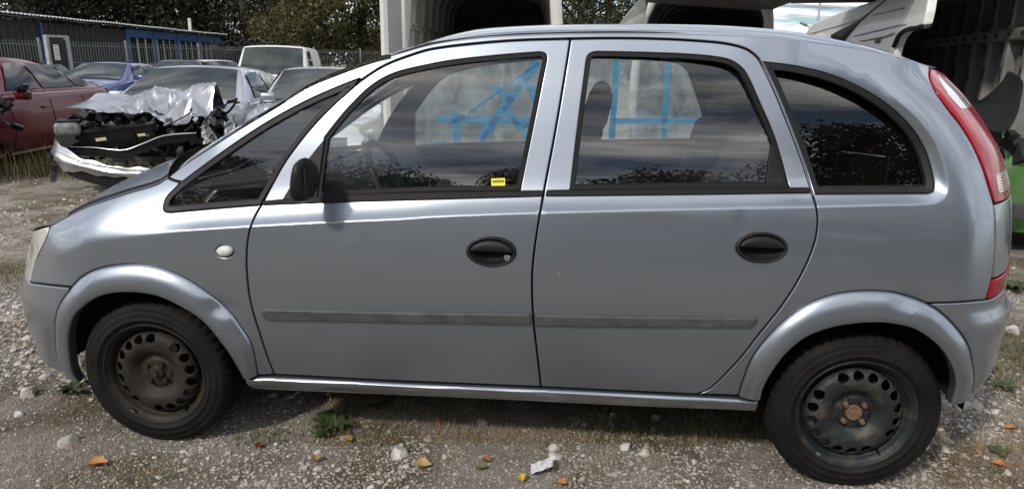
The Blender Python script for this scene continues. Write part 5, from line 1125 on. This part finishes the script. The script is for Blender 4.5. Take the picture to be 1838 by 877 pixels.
# ================================================================== vans with open bodies
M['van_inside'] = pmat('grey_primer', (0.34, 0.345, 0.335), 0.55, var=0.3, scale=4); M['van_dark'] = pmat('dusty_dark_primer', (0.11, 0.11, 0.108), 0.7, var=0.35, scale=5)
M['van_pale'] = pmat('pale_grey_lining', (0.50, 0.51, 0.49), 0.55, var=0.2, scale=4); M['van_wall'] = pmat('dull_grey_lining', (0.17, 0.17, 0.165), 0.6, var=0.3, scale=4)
def van(name, label, rear, front, zroof, wv, ins='van_inside', left_lean=0.16, doors=True, skip_right=False, bulk=True):
    """open-backed van body; rear, front: ground points of the opening and of the bulkhead"""
    rear = Vector((rear[0], rear[1], 0)); front = Vector((front[0], front[1], 0)); ax = (front-rear); L = ax.length; ang = math.atan2(ax.y, ax.x)
    root = empty(name, rear, ang); tag(root, label, 'van')
    # local x into the van, y to the left, z up
    prof = [(wv*0.96, 0.45), (wv, 0.9), (wv*0.99, 1.4), (wv*0.955, 1.8), (wv*0.90, zroof-0.30), (wv*0.80, zroof-0.12), (wv*0.62, zroof-0.03), (0, zroof+0.02)]
    full = prof+[(-a, b) for a, b in prof[-2::-1]]
    def shell(nm, off, mat, x0, x1, flip=False):
        P = []
        for x in np.linspace(x0, x1, 8): P.append([(x, a*(1-off/wv), b-off*(0.9 if b > 1.5 else 0)) for a, b in full])
        return MB().grid(P).build(nm, M[mat], root, smooth=True)
    shell('body_shell', 0.0, 'white_paint', 0.0, L); inn = shell('inner_skin', 0.07, ins, 0.012, L-0.05)
    # the frame round the opening
    P = []
    for off, x in ((0.0, 0.0), (0.01, -0.02), (0.06, -0.022), (0.11, -0.01), (0.12, 0.05)): P.append([(x, a*(1-off/wv), b-off*(0.9 if b > 1.5 else 0)) for a, b in full])
    MB().grid(P).build('opening_frame', M['white_paint'], root, smooth=True)
    for k, x in enumerate(np.arange(0.45, L-0.1, 0.62)):       # roof bows and wall posts, one by one
        ribp = [(a*(1-0.095/wv), b-0.09*(0.9 if b > 1.5 else 0)) for a, b in full[4:-4]]
        MB().grid([[(x+dx, a*s, b-dz) for a, b in ribp] for dx, s, dz in ((-0.05, 1.02, -0.01), (-0.035, 1.0, 0.02), (0.035, 1.0, 0.02), (0.05, 1.02, -0.01))]).build('roof_bow', M[ins], root, smooth=True)
        for s in (-1, 1):
            wp = [(a*(1-0.09/wv), b) for a, b in prof[:5]]
            MB().grid([[(x+dx, s*(a-di), b) for a, b in wp] for dx, di in ((-0.06, -0.015), (-0.04, 0.02), (0.04, 0.02), (0.06, -0.015))]).build('wall_post', M[ins], root, smooth=True)
    for s in (-1, 1):
        for zz, h in ((1.35, 0.10), (1.86, 0.07)):
            yv = np.interp(zz, [p[1] for p in prof[:6]], [p[0] for p in prof[:6]])-0.09
            MB().box((L/2, s*yv, zz), (L-0.1, 0.045, h)).build('wall_rail', M[ins], root)
            for x in np.arange(0.3, L-0.2, 0.31): MB().box((x, s*(yv-0.0235), zz), (0.05, 0.004, 0.03)).build('rail_slot', M['dark'], root)
    MB().box((L/2, 0, 0.47), (L-0.02, 2*wv-0.15, 0.05)).build('load_floor', M['van_dark'], root)
    if bulk: MB().grid([[(L-0.06, a*0.97*f, 0.46+(b-0.46)*f) for a, b in full] for f in (0.02, 0.5, 1.0)]).build('bulkhead', M['van_dark'], root)
    for wx in (0.9,):
        for s in (-1, 1): MB().tube([(wx, s*(wv-0.25), 0.34), (wx, s*(wv-0.02), 0.34)], 0.34, 24).build('wheel', M['tyre'], root)
    return root, full, L
a = at_dist(862, 60, 7.0); b = at_dist(897, 60, 11.3)
v1, f1, L1 = van('open_van', 'white panel van with an empty cargo bay, directly behind the front doors', a, b, 2.60, 0.90, ins='van_pale')
vi = (Matrix.Translation(v1.location) @ Matrix.Rotation(v1.rotation_euler.z, 4, 'Z')).inverted()
# its left rear door swung open, seen almost edge on
dA = vi @ Vector(at_dist(716, 60, 6.9)); dB = vi @ Vector(at_dist(690, 60, 6.25))
d_ = MB(); nrm = Vector((-(dB-dA).y, (dB-dA).x, 0)).normalized()*0.035
for s in (1,):
    P = [[(lerp(dA.x, dB.x, t)+n_*nrm.x, lerp(dA.y, dB.y, t)+n_*nrm.y, z) for t, n_ in ((0, -1), (1, -1), (1.02, 0), (1, 1), (0, 1), (-0.02, 0))] for z in (0.5, 1.0, 1.6, 2.1, 2.35)]
    d_.grid(P, closev=True)
dr = d_.build('rear_door', M['white_paint'], v1)
for z in (0.8, 1.35, 1.9): MB().box((dA.x-0.01, dA.y, z), (0.05, 0.05, 0.10)).build('hinge', M['grey_metal'], dr)
a = at_dist(1262, 60, 8.9); b = at_dist(1290, 60, 13.0)
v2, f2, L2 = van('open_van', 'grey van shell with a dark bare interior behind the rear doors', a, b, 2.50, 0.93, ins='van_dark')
vi2 = (Matrix.Translation(v2.location) @ Matrix.Rotation(v2.rotation_euler.z, 4, 'Z')).inverted()
c1, c2 = at_dist(1380, 21, 8.7), at_dist(1448, -4, 7.5); c3, c4 = at_dist(1150, 4, 8.7), at_dist(1165, -30, 7.5)
P = [[tuple(vi2 @ Vector(lerp(lerp(c3, c4, t), lerp(c1, c2, t), u)+np.array((0, 0, dz)))) for u in np.linspace(0, 1, 12)] for t, dz in ((0, 0), (0.3, 0.01), (0.7, 0.01), (1, 0), (1, 0.06), (0, 0.06))]
tg = MB().grid(P, closeu=True).build('raised_tailgate', M['van_dark'], v2)
P = [at_dist(*q) for q in ((1118, 60, 8.3), (1108, 48, 8.3), (1128, 22, 8.35), (1158, -12, 8.4), (1168, -12, 8.45), (1160, 20, 8.45), (1160, 60, 8.4))]
pl = [vi2 @ Vector(p) for p in P]; th = vi2.to_3x3() @ Vector(ray(1140, 20)).normalized()*0.05
MB().add([*pl, *[p+th for p in pl]], [tuple(range(7)), tuple(range(13, 6, -1))]+[(i, (i+1) % 7, 7+(i+1) % 7, 7+i) for i in range(7)]).build('corner_post', M['van_inside'], v2)
# ---- white van with its rear away from us (its blank side shows over the car's roof)
def side_van():
    N = at_dist(1661, 40, 5.6); F = at_dist(1446, 60, 12.6); N = Vector((N[0], N[1], 0)); F = Vector((F[0], F[1], 0)); ax = F-N; L = ax.length; ang = math.atan2(-ax.y, -ax.x)
    root = empty('panel_van', F, ang); tag(root, 'white panel van with grooved side and a missing front door', 'van')
    ci = (Matrix.Translation(F) @ Matrix.Rotation(ang, 4, 'Z')).inverted()
    # side polygon in (x along, z); opening for the missing front door at the near end
    def loc(a, b):
        d = Vector(ray(a, b)); n = Vector((-ax.y, ax.x, 0)).normalized(); t = (N-Vector(CAM)).dot(n)/d.dot(n); p = ci @ (Vector(CAM)+d*t); return np.array((p.x, p.z))
    top = [loc(*q) for q in ((1446, 50), (1456, 41), (1503, 21), (1563, 1), (1612, -18), (1661, -40))]
    cut = [loc(*q) for q in ((1661, -40), (1657, 20), (1653, 48), (1645, 51))]+[loc(*q) for q in ((1630, 53), (1620, 58), (1612, 68), (1606, 84))]
    bot = [np.array((cut[-1][0]-0.02, 0.45)), np.array((top[0][0], 0.45))]
    poly = joinp(top, cut, bot)
    def fn(x, z): return 0.10*np.clip(np.asarray(z)-1.6, 0, None)**1.5 + 0.0*np.asarray(x)
    gro = [(loc(1447, 62), loc(1548, 33)), (loc(1530, 66), loc(1624, 43)), (loc(1560, 28), loc(1618, 15))]
    me = panel('side_skin', poly, M['white_paint'], root, fn=fn, h=0.06, gap=0, rad=0.02, depth=0.05, mirror=False)[0]
    gm_ = []
    for A, B in gro: MB().tube([(lerp(A[0], B[0], t), float(fn(0, lerp(A[1], B[1], t)))-0.004, lerp(A[1], B[1], t)) for t in np.linspace(0, 1, 8)], 0.009, 6).build('pressed_groove', M['van_inside'], root, smooth=True)
    cs = [(q[0], float(fn(0, q[1]))-0.01, q[1]) for q in cut[2:]]
    MB().tube(crom(cs, 4), 0.022, 8).build('door_seal', M['rubber'], root, smooth=True)
    A = loc(1571, 70); B = loc(1581, 66); C_ = loc(1578, 78); MB().add([(A[0], -0.006, A[1]), (B[0], -0.006, B[1]), (C_[0], -0.006, C_[1]), (A[0]+0.02, -0.006, C_[1])], [(0, 1, 2, 3)]).build('fuel_flap_mark', M['van_dark'], root)
    A, B, C_ = loc(1448, 61), loc(1455, 52), loc(1461, 61); MB().add([(A[0], -0.02, A[1]), (B[0], -0.02, B[1]), (C_[0], -0.02, C_[1])], [(0, 1, 2)]).build('red_marker', M['red_lens'], root)
    zt_ = [(q[0], q[1]) for q in top]; P = [[(x, float(fn(0, z))+0.02, z+0.004) for x, z in zt_], [(x, 0.35, z+0.02) for x, z in zt_], [(x, 1.0, z+0.03) for x, z in zt_], [(x, 1.7, z+0.0) for x, z in zt_], [(x, 1.85, z-0.15) for x, z in zt_], [(x, 1.9, 0.45) for x, z in zt_]]
    rf = MB().grid(P).build('roof_and_far_side', M['white_paint'], root, smooth=True)
    A, B, C_, D_ = loc(1563, 71), loc(1590, 66), loc(1604, 60), loc(1608, 84)
    MB().tube([(q[0], -0.006, q[1]) for q in (loc(1545, 74), A, B, C_)], 0.008, 6).build('pressed_groove', M['van_inside'], root, smooth=True)
side_van()
# ---- dark van interior at the right edge: one wall, its posts and rails, roof and floor
def wall_van():
    F = at_dist(1668, 60, 8.8); N = at_dist(1880, 60, 5.6); F = Vector((F[0], F[1], 0)); N = Vector((N[0], N[1], 0)); ax = F-N; L = ax.length+0.05; ang = math.atan2(ax.y, ax.x)
    root = empty('open_van', N, ang); tag(root, 'gutted dark van interior with ribbed wall behind the green car', 'van')
    # local x from the near end to the far end; the wall at y = 0, its inner face towards -y... the inside lies on the camera's side
    ci = (Matrix.Translation(N) @ Matrix.Rotation(ang, 4, 'Z')).inverted(); sgn = 1 if (ci @ Vector(CAM)).y > 0 else -1
    def Bx(nm, c, d, mat, bv=0.0):
        o = MB().box((c[0], sgn*c[1], c[2]), d).build(nm, M[mat], root)
        if bv: bevel(o, bv, 2)
        return o
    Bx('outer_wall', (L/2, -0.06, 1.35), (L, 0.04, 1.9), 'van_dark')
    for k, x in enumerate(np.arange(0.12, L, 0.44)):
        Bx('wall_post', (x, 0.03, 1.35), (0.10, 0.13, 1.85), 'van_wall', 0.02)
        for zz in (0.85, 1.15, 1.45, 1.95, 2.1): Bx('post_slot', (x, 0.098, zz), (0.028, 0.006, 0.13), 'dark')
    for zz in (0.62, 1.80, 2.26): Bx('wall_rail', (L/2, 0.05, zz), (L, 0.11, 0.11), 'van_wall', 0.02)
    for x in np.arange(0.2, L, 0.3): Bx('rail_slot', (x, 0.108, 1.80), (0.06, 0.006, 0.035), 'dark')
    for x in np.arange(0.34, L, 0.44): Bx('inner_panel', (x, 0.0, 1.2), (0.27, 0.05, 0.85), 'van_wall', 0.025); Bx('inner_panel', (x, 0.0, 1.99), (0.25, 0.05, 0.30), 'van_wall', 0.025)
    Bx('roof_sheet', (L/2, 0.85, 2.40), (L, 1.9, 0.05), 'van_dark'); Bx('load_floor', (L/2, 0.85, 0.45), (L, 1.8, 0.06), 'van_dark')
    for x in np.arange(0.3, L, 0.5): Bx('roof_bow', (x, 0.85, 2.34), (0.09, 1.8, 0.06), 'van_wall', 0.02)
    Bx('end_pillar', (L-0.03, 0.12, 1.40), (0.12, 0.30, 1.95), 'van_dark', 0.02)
wall_van()
# ================================================================== fence, shed, lamp post
M['fence'] = pmat('galvanised_wire', (0.20, 0.21, 0.21), 0.5, metal=0.6, var=0.2); M['shed_dark'] = pmat('dark_boarding', (0.018, 0.018, 0.02), 0.8, var=0.4, scale=4, stretch=(6, 6, 0.5)); M['shed_blue'] = pmat('blue_painted_frame', (0.025, 0.075, 0.20), 0.55, var=0.25, scale=4); M['roof_edge'] = pmat('corrugated_sheet', (0.50, 0.51, 0.52), 0.5, var=0.2, scale=3); M['window_grey'] = pmat('pale_window_frame', (0.30, 0.31, 0.32), 0.6, var=0.2); M['notice'] = pmat('white_notice', (0.62, 0.62, 0.62), 0.7, var=0.15, scale=30)
fA = at_dist(-120, 70, 19.5); fB = at_dist(720, 94, 34.0); fA = Vector((fA[0], fA[1], 0)); fB = Vector((fB[0], fB[1], 0)); fence = world_thing('mesh_fence', fA); tag(fence, 'grey welded mesh fence in front of the shed and trees', 'fence')
FL = (fB-fA).length; np_ = int(FL/2.5); wires = MB()
for k in range(np_+1):
    p = fA.lerp(fB, k/np_); MB().box((p.x, p.y, 1.02), (0.06, 0.06, 2.08)).build('post', M['fence'], fence)
for zz in (0.15, 0.7, 1.3, 1.85): wires.bar(fA+Vector((0, 0, zz)), fB+Vector((0, 0, zz)), 0.014, 0.014)
wires_h = wires.build('horizontal_wire', M['fence'], fence); wires = MB(); nw = int(FL/0.085)
for k in range(nw):
    p = fA.lerp(fB, k/nw); wires.bar((p.x, p.y, 0.05), (p.x, p.y, 1.98), 0.009, 0.009)
tag(wires.build('vertical_wires', M['fence'], fence), kind='stuff')
g0 = at_dist(58, 80, 19.0); g1 = at_dist(84, 80, 19.3); g2 = at_dist(121, 84, 19.8)
gate = world_thing('gate', (g1[0], g1[1], 0)); tag(gate, 'dark narrow gate with white posts and a paper notice', 'gate')
for p in (g1, g2): MB().box((p[0], p[1], 1.02), (0.10, 0.10, 2.1)).build('gate_post', M['window_grey'], gate)
mid = (np.array(g1)+np.array(g2))/2; dv_ = Vector(g2-g1); dv_.z = 0; an = math.atan2(dv_.y, dv_.x); MB().box((mid[0], mid[1]+0.02, 1.0), (dv_.length-0.1, 0.05, 1.9), Matrix.Rotation(an, 3, 'Z')).build('gate_leaf', M['shed_dark'], gate)
MB().bar((g1[0], g1[1], 2.05), (g2[0], g2[1], 2.05), 0.06).build('gate_head', M['window_grey'], gate)
nt_ = at_dist(101, 88, 19.35); MB().box((nt_[0], nt_[1], 1.60), (0.14, 0.01, 0.42), Matrix.Rotation(an, 3, 'Z')).build('notice', M['notice'], gate)
for k in range(6): MB().box((nt_[0]+0.0, nt_[1]-0.009, 1.44+k*0.065), (0.10, 0.004, 0.018), Matrix.Rotation(an, 3, 'Z')).build('notice_print', M['shed_dark'], gate)
# shed
sA = at_dist(-60, 80, 24.5); sB = at_dist(393, 80, 46.0); sA = Vector((sA[0], sA[1], 0)); sB = Vector((sB[0], sB[1], 0)); sd_ = (sB-sA); SL = sd_.length; shed = empty('workshop_shed', sA, math.atan2(sd_.y, sd_.x)); tag(shed, 'long dark shed with blue window frames and corrugated roof behind the fence', 'shed')
def shed_x(pxx):                                  # distance along the front for a picture column
    d = Vector(ray(pxx, 90)); n = Vector((-sd_.y, sd_.x, 0)).normalized(); t = (sA-Vector(CAM)).dot(n)/d.dot(n); return ((Vector(CAM)+d*t)-sA).dot(sd_.normalized())
ZR = 3.05; xs_ = shed_x(228)
MB().box((SL/2, 2.5, ZR/2-0.1), (SL, 5.0, ZR-0.2)).build('wall', M['shed_dark'], shed)
for x in np.arange(0.3, xs_, 0.42): MB().box((x, -0.012, ZR/2-0.1), (0.38, 0.02, ZR-0.3)).build('board', M['shed_dark'], shed)
rf_ = []
for x in np.arange(-0.4, SL+0.3, 0.06): rf_.append(x)
P = [[(x, y, ZR+0.05+0.025*math.sin(x*2*math.pi/0.24)+0.10*(y+0.5)*0.6+0.03*noise.noise(Vector((x*0.4, 0, 2)))+dz) for x in rf_] for y, dz in ((-0.55, -0.035), (-0.552, 0.0), (2.0, 0.0), (5.2, 0.0))]
MB().grid(P).build('corrugated_roof', M['roof_edge'], shed)
for pxx in (76, 228, 277, 318, 356, 386):
    x = shed_x(pxx); MB().box((x, -0.06, ZR/2-0.1), (0.28 if pxx > 80 else 0.12, 0.10, ZR-0.22)).build('blue_post', M['shed_blue'], shed)
MB().box(((xs_+SL)/2, -0.05, ZR-0.38), (SL-xs_, 0.06, 0.45)).build('blue_lintel', M['shed_blue'], shed)
MB().box(((xs_+SL)/2, -0.04, 0.6), (SL-xs_, 0.06, 1.0)).build('sill_wall', M['shed_blue'], shed)
M['pane'] = pmat('dim_window_pane', (0.012, 0.014, 0.016), 0.08, var=0.3)
for a_, b_ in ((231, 274), (281, 314), (322, 352), (360, 384)):
    xa, xb = shed_x(a_), shed_x(b_)
    for k in range(3):
        x0 = lerp(xa, xb, k/3); x1 = lerp(xa, xb, (k+1)/3); wn = MB().box(((x0+x1)/2, -0.045, 1.85), (x1-x0, 0.05, 1.5)).build('window', M['window_grey'], shed); MB().box(((x0+x1)/2, -0.078, 1.85), ((x1-x0)*0.78, 0.012, 1.34)).build('pane', M['pane'], wn)
MB().tube([(shed_x(373), 1.0, ZR), (shed_x(373), 1.0, ZR+0.95)], 0.10, 10).build('chimney_pipe', M['roof_edge'], shed)
# tyre pile behind the fence
TYL = ['leftmost scrap tyre of the heap, next to the shed end', 'scrap tyre second from the shed in the upper row of the heap', 'scrap tyre in the middle of the upper row of the heap', 'topmost scrap tyre of the heap behind the fence', 'scrap tyre right of the topmost one on the heap', 'left scrap tyre of the lower row in the heap', 'middle scrap tyre of the lower row in the heap', 'right scrap tyre of the lower row in the heap', 'scrap tyre second from the right end of the heap', 'rightmost scrap tyre of the heap, nearest the small white van']
for k, (a_, b_, D_) in enumerate(((398, 84, 38), (408, 80, 38), (420, 82, 38.5), (433, 78, 39), (445, 84, 38.5), (412, 92, 37), (428, 92, 37), (442, 94, 37), (460, 86, 39), (476, 88, 39))):
    c = at_dist(a_, b_, D_); rows = []
    for i in range(20):
        t = 2*math.pi*i/20; rows.append([(0.27*math.cos(t)+0.10*math.cos(s)*math.cos(t), 0.10*math.sin(s), 0.27*math.sin(t)+0.10*math.cos(s)*math.sin(t)) for s in np.linspace(0, 2*math.pi, 8, endpoint=False)])
    o = MB().grid(rows, True, True).build('scrap_tyre', M['tyre'], smooth=True); o.location = (c[0], c[1], c[2]); o.rotation_euler = (random.uniform(0.4, 1.4), random.uniform(-.5, .5), random.uniform(0, 3)); tag(o, TYL[k], 'tyre', 'scrap tyres heaped behind the fence')
tm = MB()
for k in range(60):
    c = at_dist(random.uniform(392, 490), random.uniform(88, 112), random.uniform(37.5, 40)); tm.tube([c+rng.normal(0, .05, 3), c+np.array((0.0, 0.22, 0.03))], 0.34, 12)
tag(tm.build('tyre_heap', M['tyre']), 'lower mass of the scrap tyre heap behind the fence', 'tyres', kind='stuff')
lp = at_dist(1466, 60, 40); lpo = world_thing('lamp_post', (lp[0], lp[1], 0)); tag(lpo, 'thin grey lamp post against the sky behind the white van', 'lamp post')
tp_ = at_dist(1477, -40, 40); MB().tube([(lp[0], lp[1], 0), (lp[0], lp[1], lp[2]), (tp_[0], tp_[1], tp_[2])], [0.09, 0.07, 0.05], 8).build('pole', M['fence'], lpo)
e1, e2 = at_dist(1436, 41, 40), at_dist(1448, 46, 40); MB().tube([e1, e2], [0.05, 0.09], 8).build('lamp_head', M['fence'], lpo)
MB().tube([e2, lp], 0.04, 6).build('lamp_arm', M['fence'], lpo)
# ================================================================== trees
M['bark'] = pmat('tree_bark', (0.045, 0.035, 0.026), 0.9, var=0.4, scale=8, bump=0.5, bscale=20)
def leafy(name, c1, c2):
    m = pmat(name, c1, 0.6, col2=c2, scale=1.3, lo=0.35, hi=0.65); _translucent(m, tuple(min(1, q*1.3) for q in c2), 0.25); return m
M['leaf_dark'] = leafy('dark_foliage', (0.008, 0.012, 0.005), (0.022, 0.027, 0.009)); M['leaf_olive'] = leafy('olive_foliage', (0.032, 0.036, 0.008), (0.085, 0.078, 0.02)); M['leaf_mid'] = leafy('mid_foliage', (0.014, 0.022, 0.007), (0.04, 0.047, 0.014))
def tree_mesh(kind, h, rw, nclump, nleaf, ls, seed):
    r = np.random.default_rng(seed); random.seed(seed); tb = MB(); tb.tube([(0, 0, -0.2), (0.05*h*0.1, 0, h*0.25), (0.02*h, 0.01*h, h*0.55), (0, 0, h*0.85)], [h*0.028, h*0.022, h*0.014, h*0.004], 9)
    cl = []
    for k in range(nclump):
        t = r.uniform(0.0, 1.0); z = h*(0.07+0.89*t); rad = rw*(math.sin(math.pi*min(1, 0.26+0.72*t))**0.7)*r.uniform(0.35, 1.0); a = r.uniform(0, 6.28); cl.append((rad*math.cos(a), rad*math.sin(a), z, r.uniform(0.6, 1.25)*rw*0.30))
    for c in cl[:16]:
        z0 = c[2]*0.55+h*0.05; tb.tube([(0, 0, z0), (c[0]*0.5, c[1]*0.5, (z0+c[2])/2+0.1), (c[0], c[1], c[2])], [h*0.010, h*0.006, h*0.002], 6)
    V = []; F = []
    for (x, y, z, cr) in cl:
        n = nleaf; d = r.normal(0, 1, (n, 3)); d /= np.linalg.norm(d, axis=1)[:, None]; rr = cr*r.uniform(0.25, 1.0, n)**0.5; P = np.array((x, y, z))+d*rr[:, None]*np.array((1, 1, 0.75))
        A = r.normal(0, 1, (n, 3)); A /= np.linalg.norm(A, axis=1)[:, None]; B = np.cross(A, r.normal(0, 1, (n, 3))); B /= np.linalg.norm(B, axis=1)[:, None]; s = ls*r.uniform(0.6, 1.3, n)[:, None]
        b = len(V); q = np.stack([P-A*s, P-B*s*0.5, P+A*s, P+B*s*0.5], 1).reshape(-1, 3); V += q.tolist(); F += [(b+4*i, b+4*i+1, b+4*i+2, b+4*i+3) for i in range(n)]
    me = bpy.data.meshes.new('crown'); me.from_pydata(V, [], F); me.update(); return tb.mesh('trunk'), me
TP = {'a': tree_mesh('a', 12, 4.2, 110, 230, 0.115, 11), 'b': tree_mesh('b', 14, 3.6, 110, 230, 0.115, 23), 'c': tree_mesh('c', 10, 4.6, 110, 240, 0.11, 37)}
def tree(proto, loc, sc, mat, label, rz=0.0, group='trees round the yard'):
    root = empty('tree', loc, rz); root.scale = (sc, sc, sc); tag(root, label, 'tree', group); tm_, cm_ = TP[proto]
    t = bpy.data.objects.new('trunk', tm_); COL.objects.link(t); t.parent = root
    if not tm_.materials: tm_.materials.append(M['bark']); tm_.shade_smooth()
    c = bpy.data.objects.new('crown', cm_); COL.objects.link(c); c.parent = root
    if not cm_.materials: cm_.materials.append(M[mat])
    c.material_slots[0].link = 'OBJECT'; c.material_slots[0].material = M[mat]
    return root
def tat(pxx, D): p = at_dist(pxx, 100, D); return (p[0], p[1], 0)
TREES = [('a', -60, 48, 1.5, 'leaf_dark', 'dark tree behind the shed at the left edge'), ('b', 60, 52, 1.5, 'leaf_dark', 'dark tree behind the shed, second from the left'), ('c', 165, 56, 1.6, 'leaf_dark', 'dark tree rising behind the middle of the shed roof'), ('a', 262, 58, 1.4, 'leaf_mid', 'dark green tree above the blue window frames'), ('b', 350, 62, 1.5, 'leaf_dark', 'dark tree above the chimney end of the shed'), ('c', 440, 60, 1.5, 'leaf_dark', 'dark tree above the scrap tyre heap'), ('a', 500, 68, 1.15, 'leaf_mid', 'thin crowned tree with sky showing beside it'),
         ('c', 585, 50, 1.25, 'leaf_olive', 'olive green tree above the small white van'), ('a', 655, 52, 1.35, 'leaf_olive', 'olive green tree touching the open white van door'), ('b', 745, 66, 1.2, 'leaf_mid', 'tree hidden behind the first open van'), ('c', 1040, 46, 1.2, 'leaf_mid', 'green tree in the gap between the two open vans'), ('a', 1085, 52, 1.1, 'leaf_olive', 'yellowish tree right behind the tree between the open vans')]
for p_, a_, D_, s_, m_, lb in TREES: tree(p_, tat(a_, D_), s_, m_, lb, a_*0.37)
t = tree('c', tat(1668, 16), 0.36, 'leaf_olive', 'small bushy tree in the slit between the white van and the dark van', 1.0)
MTL = ['first from the left', 'second from the left', 'third from the left', 'fourth from the left', 'fifth from the left', 'fifth from the right', 'fourth from the right', 'third from the right', 'second from the right', 'first from the right']
# trees behind the photographer, which the windows mirror
for k, (x, y, s_, p_) in enumerate(((-34, -24, 1.0, 'a'), (-26, -22, 1.15, 'c'), (-19, -22, 0.8, 'b'), (-12, -21, 0.92, 'a'), (-6, -22, 1.1, 'c'), (-0.5, -22, 0.80, 'b'), (5, -21, 1.08, 'c'), (11, -18, 1.12, 'a'), (18, -20, 1.0, 'b'), (26, -22, 1.2, 'c'))):
    tree(p_, (x, y, 0), s_, 'leaf_dark', MTL[k]+' of the dark trees mirrored in the windows of the silver car', k*1.3, 'trees mirrored in the windows')
